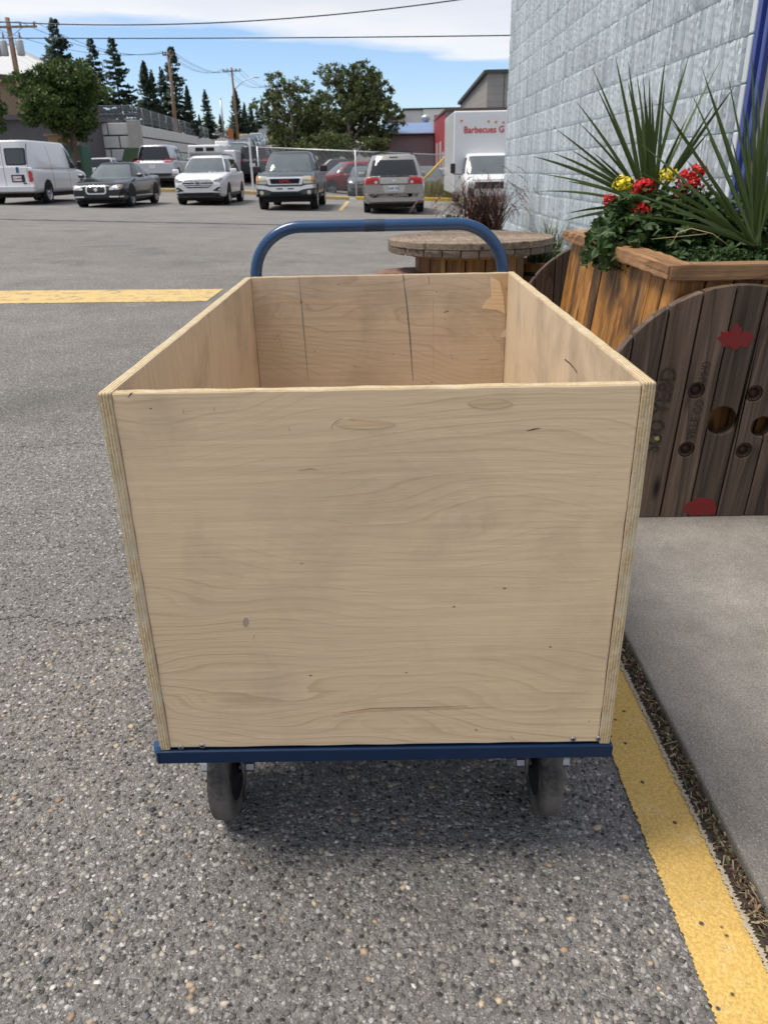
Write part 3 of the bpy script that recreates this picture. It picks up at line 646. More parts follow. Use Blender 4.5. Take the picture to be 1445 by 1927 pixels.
# smooth jamb blocks, then the blue frame and glass of the shop front
SM = []
dj = WY0-WYS
for j in range(14):
    z = zbase+j*BHT; me = MB().box((-.004, -dj-.012, z+.003), (.34, -.004, z+BHT-.003)).mesh('jamb_block'); bevel_mesh(me, .006); link('jamb_block', me, BLOCK, bld)
BFR = plain('blue_frame', (.055, .085, .30), .4, .1, .1, 5, .5); GLASS_D = plain('shop_glass', (.07, .08, .085), .06, 0, .1, 2, .8); GREYF = plain('grey_frame', (.28, .29, .30), .45, .4)
sf = thing('shop_window', 'blue framed shop window at the end of the block wall', 'window', (WALLX, WYS-.015, 0))
for k, (y0, y1, x0) in enumerate(((-.045, 0, .0), (-.085, -.046, .022), (-.125, -.086, .005))): MB().box((x0, y0, .02), (.12, y1-.001, 4)).build('frame', BFR, sf, .003)
MB().box((.03, -.165, .02), (.1, -.126, 4)).build('frame', GREYF, sf, .003)
MB().box((.05, -1.3, .3), (.06, -.166, 4)).build('pane', GLASS_D, sf)
MB().box((.02, -1.3, .02), (.12, -.167, .3)).build('base_panel', BFR, sf)

# ------------------------------------------------------------ planter between two cable drum discs
GREYW = mat_planks('weathered_planks', (.072, .047, .031), (.168, .116, .082), (.020, .013, .009), 'z'); GREYWX = mat_planks('weathered_planks_flat', (.20, .148, .105), (.32, .245, .18), (.08, .055, .038), 'x')
STAIN = mat_planks('stained_planks', (.36, .150, .028), (.52, .25, .060), (.14, .05, .010), 'z', .95, .5); STAINX = mat_planks('stained_rim', (.30, .165, .075), (.44, .26, .125), (.15, .075, .03), 'x', 0, .6); STAINY = mat_planks('stained_rim_long', (.22, .115, .05), (.37, .205, .10), (.09, .045, .02), 'y', 0, .65)
RUST = plain('rusty_bolt', (.055, .028, .018), .75, .3, .5, 60); PINE = plain('yellow_board', (.52, .27, .05), .5, 0, .2, 20)
def circ_strip(x0, x1, R_, zmin=None, n=8):
    """outline of the strip x0..x1 of a disc"""
    up = [(x, math.sqrt(max(R_*R_-x*x, 0))) for x in np.linspace(x0, x1, n)]; dn = [(x, -math.sqrt(max(R_*R_-x*x, 0))) for x in np.linspace(x1, x0, n)]
    if zmin is not None: up = [(x, max(z, zmin)) for x, z in up]; dn = [(x, max(z, zmin)) for x, z in dn]
    return up+dn
DISC_Y = at_z(1300, 968, PADZ).y
dc = at_y(1355, 791, DISC_Y); dt = at_y(1392, 537, DISC_Y); DR = dt.z-dc.z+.004
print('disc', DISC_Y, dc, DR)
def cutter(holes, tilt):
    mb = MB()
    for x, z, r in holes:
        n = 24; poly = [(x+r*math.cos(2*PI*i/n), z+r*math.sin(2*PI*i/n)) for i in range(n)]
        mb.prism(poly, -.2, .2, 0, Matrix.Rotation(PI/2, 4, 'X'))
    me = mb.mesh('cut'); bm = bmesh.new(); bm.from_mesh(me); bmesh.ops.recalc_face_normals(bm, faces=bm.faces); bm.to_mesh(me); bm.free(); return me
def drum_disc(name, label, centre, R_, holes, zmin, tilt, bolts, thick=.042):
    t_ = thing(name, label, 'drum end', centre); t_.rotation_euler = (0, tilt, 0)
    cutme = cutter(holes, 0) if holes else None; wd = .1005; n = int(2*R_/wd)+1; xs = np.linspace(-R_, R_, n+1)
    for i in range(n):
        x0, x1 = xs[i]+.0025, xs[i+1]-.0025
        poly = circ_strip(x0, x1, R_, None, 8)
        # flat foot: cut along the level ground in the tilted frame
        poly = [(x, max(z, zmin+x*math.tan(tilt))) for x, z in poly]
        clean = []
        for p in poly:
            if not clean or (Vector(p)-Vector(clean[-1])).length > 1e-4: clean.append(p)
        if (Vector(clean[0])-Vector(clean[-1])).length < 1e-4: clean.pop()
        j = random.uniform(-.0007, .0007)
        me = MB().prism(clean, -thick/2+j, thick/2+j, 0, Matrix.Rotation(PI/2, 4, 'X')).mesh('plank')
        bm = bmesh.new(); bm.from_mesh(me); bmesh.ops.recalc_face_normals(bm, faces=bm.faces); bm.to_mesh(me); bm.free()
        o = link('plank', me, GREYW, None)
        if cutme and any(abs(hx-(x0+x1)/2) < .05+hr for hx, hz, hr in holes):
            co = bpy.data.objects.new('cut', cutme); COL.objects.link(co); md = o.modifiers.new('b', 'BOOLEAN'); md.object = co; md.operation = 'DIFFERENCE'; md.solver = 'EXACT'
            dg = bpy.context.evaluated_depsgraph_get(); dg.update(); new = bpy.data.meshes.new_from_object(o.evaluated_get(dg)); o.modifiers.clear(); o.data = new; bpy.data.objects.remove(co); me = new
            if len(me.materials) == 0: me.materials.append(GREYW)
        bevel_mesh(o.data, .0035, 2, .7); o.parent = t_
    for x, z, r in bolts:
        b_ = MB().lathe([(r*1.0, .03), (r*.98, -.012), (r*.72, -.0125), (r*.66, .004), (r*.45, .004), (r*.45, -.004), (0, -.004)], 18, 'y', (x, -.004, z)).build('bolt', RUST, t_)
    rim = MB()
    a0 = math.asin(max(-1, zmin/R_)); N = 60
    pr = [(R_+.001, -thick/2-.002), (R_+.007, -thick/2-.001), (R_+.007, thick/2+.002), (R_+.001, thick/2+.002)]
    return t_
s_px = 1436.0/(at_y(1355, 791, DISC_Y)-EYE).dot(_F)
def hp(px, py):                                                      # picture point -> disc plane, in the disc's own tilted frame
    p = at_y(px, py, DISC_Y)-dc; c_, s_ = math.cos(-TILT), math.sin(-TILT)
    return (p.x*c_+p.z*s_, -p.x*s_+p.z*c_)
TILT = math.radians(3.0)
def inv(p): return p
holes = []; bolts = []
def loc_disc(px, py):
    p = at_y(px, py, DISC_Y-.021)-dc; M = Matrix.Rotation(TILT, 3, 'Y').inverted(); q = M @ Vector((p.x, 0, p.z)); return q.x, q.z
for px, py, r in ((1357, 792, .050), (1432, 803, .036)): x, z = loc_disc(px, py); holes.append((x, z, r))
for px, py in ((1310, 735), (1419, 741), (1291, 846), (1399, 848)): x, z = loc_disc(px, py); holes.append((x, z, .0285)); bolts.append((x, z, .0285))
disc = drum_disc('cable_drum_disc', 'weathered dark plank disc with red maple leaf and bolt holes', (dc.x, DISC_Y, dc.z), DR, holes, PADZ-dc.z, TILT, bolts)
def on_disc(name, pxs, mat, th=.0012):
    loc = [loc_disc(*p) for p in pxs]; n = len(loc); y = -.0221
    return MB().add([(x, y, z) for x, z in loc]+[(x, y+th*4, z) for x, z in loc], [tuple(range(n))]+[(i, (i+1) % n, n+(i+1) % n, n+i) for i in range(n)]).build(name, mat, disc)
def mat_faded(name, col, under, amt):
    t = NT(name); k = t.ramp(t.noise(scale=70, detail=5, rough=.7), [(.35, 1), (.62, amt)]); return t.done(t.mix(k, under, col), .8, spec=.2)
REDL = mat_faded('faded_red_paint', (.26, .018, .022), (.10, .05, .04), .35); INK = mat_faded('faded_ink', (.020, .016, .015), (.075, .055, .042), .0)
def leaf_shape(cx, cy, s):
    half = [(0, -1.0), (.17, -.66), (.30, -.74), (.24, -.30), (.42, -.52), (.60, -.42), (.80, -.50), (.74, -.26), (.96, -.12), (.62, .22), (.66, .40), (.25, .34), (.12, .52)]
    pts = half+[(-x, y) for x, y in half[::-1][:-1]]
    return [(cx+x*s*1.1-y*s*.08, cy+y*s) for x, y in pts]
def split_leaf(pts, tagname):
    on_disc(tagname, pts, REDL)
split_leaf(leaf_shape(1383, 640, 34), 'painted_leaf')
bot = [(1284, 962), (1287, 950), (1295, 945), (1303, 944), (1306, 938), (1317, 936), (1324, 938), (1335, 938), (1345, 943), (1343, 950), (1347, 958), (1344, 968), (1300, 969), (1294, 968)]
split_leaf(bot, 'painted_leaf')
def disc_text(s, px0, px1, size, mat, name='lettering', bold=0):
    """stencil from picture point px0 (start) to px1"""
    a = Vector(loc_disc(*px0)); b = Vector(loc_disc(*px1)); me = text_mesh(s, size, .0006, bold); 
    xs = [v_.co.x for v_ in me.vertices]; sc = (b-a).length/max(max(xs)-min(xs), 1e-3); ang = math.atan2(b.y-a.y, b.x-a.x); mid = (a+b)/2
    o = link(name, me, mat, disc); o.rotation_euler = (PI/2, 0, 0); o.matrix_local = Matrix.Translation((mid.x, -.0222, mid.y)) @ Matrix.Rotation(-ang, 4, 'Y') @ Matrix.Rotation(PI/2, 4, 'X') @ Matrix.Diagonal((sc, 1, 1, 1)); return o
disc_text('VILLE CO', (1299, 826), (1318, 752), .042, INK); disc_text('AMHO', (1321, 724), (1330, 680), .040, INK)
disc_text('SOO', (1226, 850), (1240, 790), .075, INK, bold=.001); disc_text('YE8D', (1242, 780), (1262, 690), .075, INK, bold=.001)
KN = plain('yellow_spot', (.40, .33, .07), .7); on_disc('paint_spot', lens(1236, 825, 5.5, 4, 0, 12, 1), KN)

# planter box: walls of upright boards, slightly wider at the foot, rim boards on top
RZ = at_y(1262, 497, DISC_Y+.05).z
RX0 = at_z(1262, 497, RZ).x; RY0 = DISC_Y+.03; RY1 = at_z(1086, 432, RZ).y; RX1 = WALLX-.04
print('planter', RX0, RX1, RY0, RY1, RZ)
plt = thing('planter_box', 'large stained board planter with heavy rim by the block wall', 'planter', ((RX0+RX1)/2, (RY0+RY1)/2, PADZ))
px0, px1, py0, py1, pz = RX0-(RX0+RX1)/2, RX1-(RX0+RX1)/2, RY0-(RY0+RY1)/2, RY1-(RY0+RY1)/2, RZ-PADZ
FL = .09                                                             # flare at the foot
def board(a0, a1, b0, b1, n_out, th=.022, mat=STAIN, name='board'):
    """a0,a1 foot corners, b0,b1 top corners (outer face)"""
    n_ = Vector(n_out)*th; vs = [Vector(p) for p in (a0, a1, b1, b0)]; vs += [p-n_ for p in vs]
    me = MB().add(vs, [(0,1,2,3),(7,6,5,4),(0,4,5,1),(1,5,6,2),(2,6,7,3),(3,7,4,0)]).mesh(name); bm = bmesh.new(); bm.from_mesh(me); bmesh.ops.recalc_face_normals(bm, faces=bm.faces); bm.to_mesh(me); bm.free(); bevel_mesh(me, .003); return link(name, me, mat, plt)
nb = 12
for i in range(nb):
    y0 = py0+.02+(py1-py0-.04)*i/nb; y1 = py0+.02+(py1-py0-.04)*(i+1)/nb-.005; j = random.uniform(-.003, .003); sk = random.uniform(-.01, .01)
    board((px0+.03-FL+j, y0+sk*.5, 0), (px0+.03-FL+j, y1+sk*.5, 0), (px0+.03+j, y0, pz-.05), (px0+.03+j, y1, pz-.05), (-1, 0, 0))
nf = 8; STAIN_SHADE = mat_planks('stained_front_shaded', (.24, .105, .024), (.40, .19, .05), (.085, .032, .008), 'z', .3, .5)  # darker copy of the board stain, painting in shade on the side facing the viewer
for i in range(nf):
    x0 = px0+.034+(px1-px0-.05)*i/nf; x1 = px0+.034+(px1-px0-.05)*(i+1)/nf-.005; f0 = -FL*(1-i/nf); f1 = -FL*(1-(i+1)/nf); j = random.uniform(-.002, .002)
    board((x0+f0+.004, py0+.02+j, 0), (x1+f1, py0+.02+j, 0), (x0, py0+.02+j, pz-.05), (x1, py0+.02+j, pz-.05), (0, -1, 0), mat=STAIN_SHADE)
    board((x0, py1-.02, 0), (x1, py1-.02, 0), (x0, py1-.02, pz-.05), (x1, py1-.02, pz-.05), (0, 1, 0))
for i in range(nb): y0 = py0+.04+(py1-py0-.08)*i/nb; y1 = py0+.04+(py1-py0-.08)*(i+1)/nb-.005; board((px1, y0, 0), (px1, y1, 0), (px1, y0, pz-.05), (px1, y1, pz-.05), (1, 0, 0))
def rimboard(lo, hi, mat, jag):
    c = Vector([(a+b)/2 for a, b in zip(lo, hi)]); h = [(b-a)/2 for a, b in zip(lo, hi)]; me = MB().box([-x for x in h], h).mesh('rim_board')
    bm = bmesh.new(); bm.from_mesh(me); bmesh.ops.subdivide_edges(bm, edges=[e for e in bm.edges if e.calc_length() > .3], cuts=24)
    k = 0 if h[1] > h[0] else 1
    for v_ in bm.verts: v_.co[k] += random.uniform(-jag, jag); v_.co.z += random.uniform(-jag, jag)*.6
    bm.to_mesh(me); bm.free(); bevel_mesh(me, .004); o = link('rim_board', me, mat, plt); o.location = c; return o
rimboard((px0-.012, py0+.001, pz-.049), (px0+.085, py1+.02, pz), STAINY, .005); rimboard((px0-.010, py0-.012, pz-.050), (px1+.01, py0+.0, pz+.001), STAINX, .0012); rimboard((px0+.087, py0+.002, pz-.046), (px1+.01, py0+.09, pz-.002), STAINX, .0015)
rimboard((px0+.087, py1-.07, pz-.047), (px1+.01, py1+.02, pz-.001), STAINX, .003); rimboard((px1-.06, py0+.092, pz-.047), (px1+.012, py1-.072, pz-.001), STAINY, .003)
MB().box((px0+.06, py0+.06, pz-.2), (px1-.05, py1-.06, pz-.06)).build('soil_bed', SOIL, plt)
holes2 = []
disc2 = drum_disc('cable_drum_disc', 'dark plank disc behind the stained planter', (dc.x, RY1+.06, dc.z), DR, [], PADZ-dc.z, 0, [])

# ------------------------------------------------------------ plants in the planter
DRAC = mat_leaf('spike_leaf', (.050, .085, .022), (.085, .125, .035), .4, 5, .15); FOL = mat_leaf('flower_leaf', (.030, .068, .018), (.055, .105, .030), .5, 30, .2)
def blade(base, tip, wd, sag, seg=10):
    base = Vector(base); tip = Vector(tip); d = tip-base; L = d.length; mid = base+d*.5+Vector((0, 0, 1))*sag*L*.5
    side = d.cross(EYE-base).normalized(); side = (side*math.cos(.5)+d.normalized().cross(side)*math.sin(random.uniform(-.9, .9))).normalized()
    V = []; F = []
    for i in range(seg+1):
        t = i/seg; p = base*(1-t)**2+mid*2*t*(1-t)+tip*t*t; ww = wd*min(1, .55+1.6*t)*(1-t**2.4)**.9/2+.0004; n_ = side.cross(d).normalized()
        V += [p-side*ww, p+n_*ww*.35, p+side*ww]
    for i in range(seg):
        a = 3*i; F += [(a, a+1, a+4, a+3), (a+1, a+2, a+5, a+4)]
    return V, F
def dracaena(label, base, tips, spread, wd=.016):
    t_ = thing('spike_plant', label, 'plant', base)
    for (px, py) in tips:
        Y = base[1]+random.uniform(-spread, spread)*.7; tip = at_y(px, py, Y)
        if tip.x > WALLX-.03: tip = at_x(px, py, WALLX-.03)
        b0 = Vector(base)+Vector((random.uniform(-.02, .02), random.uniform(-.02, .02), 0)); flat = abs(tip.x-base[0])/max((tip-b0).length, .01)
        V, F = blade(b0, tip, wd*random.uniform(.85, 1.15), random.uniform(.02, .10)+.18*max(0, flat-.5))
        V = [(p[0]-base[0], p[1]-base[1], p[2]-base[2]) for p in V]; c = np.array((1, 1, 1))*random.uniform(.75, 1.25)
        link('leaf', np_mesh('leaf', V, F, True, np.tile(c, (len(V), 1))), DRAC, t_)
    return t_
SB1 = at_y(1222, 392, 3.62); SB2 = at_y(1418, 462, 2.98)
print('spikes', SB1, SB2)
T1 = [(1115, 129), (1157, 105), (1181, 114), (1197, 138), (1209, 136), (1221, 143), (1251, 108), (1297, 100), (1361, 101), (1384, 159), (1083, 190), (1087, 229), (1043, 241), (1071, 280), (1038, 287), (1001, 294), (1015, 327), (1013, 360), (1064, 341), (1116, 287), (1066, 402), (1060, 416), (1180, 150), (1120, 160), (1190, 175), (1204, 170), (1215, 190), (1290, 228), (1300, 205), (1348, 190), (1250, 150), (1285, 130), (1340, 240), (1226, 180)]
T2 = [(1319, 124), (1368, 138), (1414, 98), (1240, 190), (1261, 227), (1206, 271), (1190, 316), (1164, 357), (1192, 407), (1220, 363), (1324, 140), (1398, 195), (1404, 200), (1440, 190), (1445, 160), (1460, 120), (1475, 180), (1438, 217), (1450, 240), (1470, 260), (1300, 175), (1330, 250), (1375, 260), (1290, 300), (1425, 150), (1490, 300), (1436, 260), (1250, 395), (1428, 230), (1444, 300)]
dracaena('tall spiky green plant rising behind the red and yellow flowers', tuple(SB1), T1, .16, .017)
dracaena('arching spiky green plant at the near corner of the planter', tuple(SB2), T2, .12, .015)
def leaf_cloud(pts, size, fold=.25, aspect=.62, up=.5, col=((.7, .7, .7), (1.35, 1.3, 1.2))):
    """ovate leaves: 6 points each"""
    n = len(pts); V = np.zeros((n, 6, 3)); F = []
    for i, p in enumerate(pts):
        s = size*random.uniform(.6, 1.25); a = random.uniform(0, 2*PI); el = random.gauss(.25, .5); d_ = Vector((math.cos(a)*math.cos(el), math.sin(a)*math.cos(el), math.sin(el)))
        nrm = (Vector((random.gauss(0, .55), random.gauss(0, .55)-.25, 1))).normalized(); sd = d_.cross(nrm).normalized(); nn = sd.cross(d_)
        q = Vector(p); k = aspect*s/2
        V[i] = [q-d_*s*.5, q-d_*s*.1+sd*k-nn*-k*fold, q+d_*s*.28+sd*k*.75+nn*k*fold, q+d_*s*.5-nn*s*.12, q+d_*s*.28-sd*k*.75+nn*k*fold, q-d_*s*.1-sd*k+nn*k*fold]
        b = 6*i; F += [(b, b+1, b+2, b+3), (b, b+3, b+4, b+5)]
    c0, c1 = np.array(col[0]), np.array(col[1]); C = np.repeat(c0+(c1-c0)*RNG.random((n, 1)), 6, 0)
    return V.reshape(-1, 3), F, C
def mound(cx, cy, zc_, rx, ry, rz, n):
    P = []
    for i in range(n):
        a = random.uniform(0, 2*PI); e = math.acos(random.uniform(0, 1)); r = random.uniform(.62, 1.02)
        P.append((cx+rx*r*math.sin(e)*math.cos(a), cy+ry*r*math.sin(e)*math.sin(a), zc_+rz*r*math.cos(e)))
    return P
def petal_mat(name, c0, c1):
    t = NT(name); return t.done(t.mix(1, t.mix(t.noise(scale=90), c0, c1), t.attr('tint'), 'MULTIPLY'), .5, spec=.25)
REDP = petal_mat('red_petal', (.42, .006, .008), (.62, .02, .015)); DRED = petal_mat('dull_red_petal', (.085, .012, .012), (.16, .018, .018)); YELP = petal_mat('yellow_petal', (.75, .58, .01), (.85, .72, .06))
def flower_head(centre, r, mat, parent, n=46, name='flower_head', psz=.38):
    V = []; F = []; C = []
    for i in range(n):
        d_ = Vector((random.gauss(0, 1), random.gauss(0, 1)-.35, random.gauss(0, 1)+.45)).normalized(); q = Vector(d_)*r*random.uniform(.55, 1); q.z *= .75
        t1 = d_.orthogonal().normalized(); t1.rotate(Matrix.Rotation(random.uniform(0, 6), 3, d_)); t2 = d_.cross(t1); s = r*psz*random.uniform(.7, 1.25); tilt = random.uniform(-.4, .4)
        b = len(V); V += [q-t1*s*.7, q+t2*s*.75+d_*s*(.35+tilt*.3), q+t1*s*.8+d_*s*tilt, q-t2*s*.75+d_*s*(.3-tilt*.3), q+d_*s*.12]
        F += [(b, b+1, b+4, b+4), (b+1, b+2, b+4, b+4), (b+2, b+3, b+4, b+4), (b+3, b, b+4, b+4)]; C += [np.array((1, 1, 1))*random.uniform(.6, 1.3)]*5
    Ft = [f[:3] for f in F]
    o = link(name, np_mesh(name, V, Ft, False, np.array(C)), mat, parent); o.location = centre; return o
def flowering(name, label, cx, cy, z0, rx, ry, rz, heads, n, lsz=.05, group=None):
    t_ = thing(name, label, 'flower', (cx, cy, z0), 0, group)
    V, F, C = leaf_cloud(mound(0, 0, -.04, rx, ry, rz, n), lsz); o = link('foliage', np_mesh('foliage', V, F, False, C), FOL, t_)
    for (px, py, r, m_, k) in heads:
        p = at_y(px, py, cy+k)-Vector((cx, cy, z0)); flower_head(p, r, m_, t_, 26 if m_ is DRED else 60, 'flower_head', .30 if m_ is not DRED else .24)
    st = MB()
    for (px, py, r, m_, k) in heads:
        p = at_y(px, py, cy+k)-Vector((cx, cy, z0)); st.tube([(p.x*.4, p.y*.4, -.12), (p.x*.8, p.y*.9, p.z*.5), (p.x, p.y, p.z)], .0022, 5)
    st.build('stems', plain('green_stem', (.05, .09, .03), .6), t_)
    return t_
ZS = RZ-.05
f1 = at_y(1175, 400, 3.45)
flowering('marigold', 'yellow flower standing by the spike at the planter side', f1.x+.02, 3.55, ZS, .15, .2, .24, [(1172, 347, .046, YELP, -.04)], 330)
flowering('marigold', 'yellow flower set back beside the tall spiky leaves', at_y(1258, 380, 3.7).x, 3.70, ZS, .17, .14, .30, [(1255, 330, .044, YELP, -.16)], 420)
flowering('geranium', 'bright red geranium heads at the planter rim', at_y(1210, 400, 3.3).x, 3.30, ZS, .22, .24, .30, [(1212, 352, .046, REDP, .0), (1200, 362, .034, REDP, .02), (1146, 377, .034, REDP, .1), (1207, 397, .048, REDP, -.06), (1203, 412, .030, REDP, -.04), (1240, 375, .030, DRED, 0), (1262, 400, .036, DRED, -.02), (1240, 408, .028, DRED, -.05)], 1100)
flowering('geranium', 'red and fading geranium heads in the middle of the planter', at_y(1300, 390, 3.3).x, 3.35, ZS, .24, .22, .30, [(1310, 325, .042, REDP, -.05), (1288, 333, .036, REDP, -.08), (1302, 345, .034, REDP, -.1), (1290, 356, .046, DRED, -.1), (1325, 355, .046, DRED, -.08), (1296, 395, .026, DRED, -.05), (1275, 372, .030, DRED, -.04)], 1200)
def low_plants(label, cx, cy, rx, ry, rz, n, lsz):
    t_ = thing('leafy_plant', label, 'plant', (cx, cy, ZS)); V, F, C = leaf_cloud(mound(0, 0, -.03, rx, ry, rz, n), lsz); link('foliage', np_mesh('foliage', V, F, False, C), FOL, t_)
low_plants('broad leaved green plant spilling over the planter rim', RX0+.23, 3.28, .15, .22, .10, 420, .062)
low_plants('small leaved clover like plant along the near planter rim', RX0+.33, 3.02, .26, .15, .085, 900, .026)
low_plants('dark leafy plant at the wall side of the planter', RX1-.16, 3.35, .2, .35, .28, 700, .055)
# a dry bent blade on the rim
t_ = thing('dry_grass', 'dry pale grass blade arching over the planter rim', 'grass', tuple(at_y(1330, 452, 2.86)))
gr = MB(); org = Vector(t_.location); path = [at_y(x, y, 2.84)-org for x, y in ((1370, 462), (1340, 440), (1300, 430), (1275, 438), (1258, 468))]
gr.tube(path, [.0012, .0016, .0018, .0016, .0006], 5); gr.tube([at_y(x, y, 2.84)-org for x, y in ((1330, 440), (1290, 444), (1225, 450))], [.0016, .0014, .0005], 5); gr.build('blade', plain('straw', (.42, .34, .18), .7), t_)

# ------------------------------------------------------------ spool table and stool behind the cart
def spool_table(name, label, cat, x, y, z_top, R_, th, drumR, mat_t, mat_d):
    t_ = thing(name, label, cat, (x, y, Gf(x, y))); zt_ = z_top-Gf(x, y); n = max(5, int(2*R_/.125)); xs = np.linspace(-R_, R_, n+1)
    for lay, rot in ((0, 0), (1, PI/2)):
        for i in range(n):
            poly = circ_strip(xs[i]+.003, xs[i+1]-.003, R_-lay*.006+random.uniform(-.006, .004), None, 8); clean = []
            for p in poly:
                if not clean or (Vector(p)-Vector(clean[-1])).length > 1e-4: clean.append(p)
            if (Vector(clean[0])-Vector(clean[-1])).length < 1e-4: clean.pop()
            if len(clean) < 3: continue
            M = Matrix.Rotation(PI/2+rot, 4, 'Z') if lay else Matrix.Identity(4)
            zz = zt_-lay*th-random.uniform(0, .003); me = MB().prism(clean, zz-th+.003, zz).mesh('plank'); bevel_mesh(me, .006, 2, .9); o = link('plank', me, mat_t[lay], t_); o.rotation_euler = (0, 0, PI/2*(1-lay))
    N = 18
    for i in range(N):
        a = 2*PI*i/N; me = MB().box((-PI*drumR/N+.002, -.02, .05), (PI*drumR/N-.002, .02, zt_-2*th-.004)).mesh('stave'); bevel_mesh(me, .004); o = link('stave', me, mat_d, t_); o.location = (drumR*math.sin(a), -drumR*math.cos(a), 0); o.rotation_euler = (0, 0, a)
    MB().lathe([(drumR+.03, zt_-2*th-.028), (drumR+.07, zt_-2*th-.027), (drumR+.07, zt_-2*th-.006), (drumR+.03, zt_-2*th-.005)], 32).build('collar', mat_d, t_)
    MB().lathe([(0, 0), (R_*.93, 0), (R_*.93, .05), (0, .05)], 36).build('base_disc', mat_t[1], t_)
    return t_
TBZ = .70; tl = at_z(727, 447, TBZ); tr_ = at_z(1058, 447, TBZ); TR = (tr_.x-tl.x)/2*.985; TX = (tl.x+tr_.x)/2; TY = tl.y
print('table', TX, TY, TR)
EDGEW = mat_planks('weathered_edge', (.13, .095, .07), (.25, .19, .14), (.05, .035, .025), 'x')
STAIND = mat_planks('stained_drum', (.26, .12, .03), (.38, .19, .055), (.10, .04, .012), 'z', .35, .55)
spool_table('spool_table', 'round cable drum table with weathered plank top', 'table', TX, TY, TBZ, TR, .052, .40, (GREYWX, EDGEW), STAIND)
sp = at_z(767, 512, .46)
spool_table('drum_stool', 'low round wooden stool behind the cable drum table', 'stool', sp.x+.06, sp.y+.05, .46, .30, .03, .13, (mat_planks('reddish_planks', (.24, .13, .085), (.36, .21, .15), (.12, .06, .04), 'x'), EDGEW), STAIND)
# pot with trailing plant between table and wall
def pot(name, label, x, y, R_, h, mat):
    t_ = thing(name, label, 'pot', (x, y, Gf(x, y))); N = 14
    for i in range(N):
        a = 2*PI*i/N; me = MB().box((-PI*R_/N+.001, -.014, .0), (PI*R_/N-.001, .014, h)).mesh('stave'); bevel_mesh(me, .003); o = link('stave', me, mat, t_); o.location = (R_*math.sin(a), -R_*math.cos(a), 0); o.rotation_euler = (0, 0, a)
    for zz in (.12*h, .8*h): MB().lathe([(R_+.016, zz), (R_+.02, zz), (R_+.02, zz+.03), (R_+.016, zz+.03)], 28).build('hoop', DARKM, t_)
    MB().lathe([(0, h-.05), (R_-.01, h-.05)], 20).build('soil_bed', SOIL, t_); return t_
def grassy(name, label, cat, base, n, L, wd, mat, droop, cols, spread=.05, lean=.5, plume=None):
    t_ = thing(name, label, cat, base); V = []; F = []; C = []; PV = []; PF = []; PC = []
    for i in range(n):
        a = random.uniform(0, 2*PI); ln = L*random.uniform(.55, 1.1); out = random.uniform(.15, 1)*lean
        b0 = Vector((random.uniform(-spread, spread), random.uniform(-spread, spread), 0)); d0 = Vector((math.cos(a)*out, math.sin(a)*out, 1)).normalized(); p = b0.copy(); sd = Vector((-math.sin(a), math.cos(a), 0)); seg = 7; c = np.array(random.choice(cols))*random.uniform(.75, 1.25); q0 = len(V)
        for k in range(seg+1):
            ww = wd*(1-(k/seg)**1.5)/2+.0003; V += [p-sd*ww, p+sd*ww]; C += [c, c]; p = p+d0*ln/seg; d0 = (d0+Vector((math.cos(a)*.5, math.sin(a)*.5, -1))*droop/seg*(k+1)/3).normalized()
        for k in range(seg): F.append((q0+2*k, q0+2*k+1, q0+2*k+3, q0+2*k+2))
        if plume and random.random() < plume[0]:
            tip = V[-1]; q = Vector(tip); pc = np.array(plume[1])*random.uniform(.7, 1.3)
            for k in range(26):
                f = k/26; cpos = q+d0*(f-.2)*plume[2]; cpos.z -= f*f*plume[2]*.5
                dv = Vector((random.gauss(0, 1), random.gauss(0, 1), random.gauss(0, 1))).normalized()*plume[3]*math.sin(PI*(f*.9+.08)); b = len(PV); PV += [cpos-d0*.006, cpos+dv+d0*.012, cpos+d0*.012]; PF.append((b, b+1, b+2)); PC += [pc]*3
    link('blades', np_mesh('blades', V, F, False, np.array(C)), mat, t_)
    if PV: link('plumes', np_mesh('plumes', PV, PF, False, np.array(PC)), mat, t_)
    return t_
GRS = mat_leaf('grass_blade', (.9, .9, .9), (1, 1, 1), .55, 9, .2)
pp = at_y(1005, 500, 6.6); pot('barrel_pot', 'stained stave barrel pot between table and block wall', pp.x+.05, 6.6, .25, .48, STAIND)
grassy('spider_plant', 'trailing striped leaves hanging over the barrel pot', 'plant', (pp.x+.05, 6.55, Gf(1, 6.6)+.47), 90, .42, .016, GRS, 2.3, [(.10, .15, .05), (.16, .21, .10), (.07, .10, .04)], .1, 1.2)
gp = at_y(1035, 470, 7.3); pot('barrel_pot', 'dark stave barrel pot against the wall behind the trailing plant', gp.x+.02, 7.35, .18, .45, STAIND)
grassy('ornamental_grass', 'upright green grass clump against the block wall', 'plant', (gp.x+.02, 7.35, Gf(1.4, 7.3)+.43), 90, .42, .010, GRS, .8, [(.10, .13, .05), (.16, .17, .08), (.06, .08, .03)], .07, .6)
fg = at_y(905, 440, 9.3)
pot('barrel_pot', 'brown stave barrel pot holding the purple fountain grass', fg.x, 9.3, .3, .55, STAIND)
grassy('fountain_grass', 'purple fountain grass with drooping plumes behind the table', 'plant', (fg.x, 9.3, Gf(1, 9.3)+.5), 420, .80, .013, GRS, .95, [(.075, .035, .035), (.12, .065, .05), (.05, .025, .028), (.16, .12, .07)], .2, .8, (.25, (.22, .13, .11), .15, .017))
wf = thing('white_flowers', 'small white flowers beside the fountain grass', 'flower', (fg.x-.35, 9.15, Gf(.8, 9.1)+.66))
V, F, C = leaf_cloud(mound(0, 0, -.05, .22, .2, .12, 220), .04); link('foliage', np_mesh('foliage', V, F, False, C), FOL, wf)
WHT = petal_mat('white_petal', (.75, .75, .70), (.85, .85, .8))
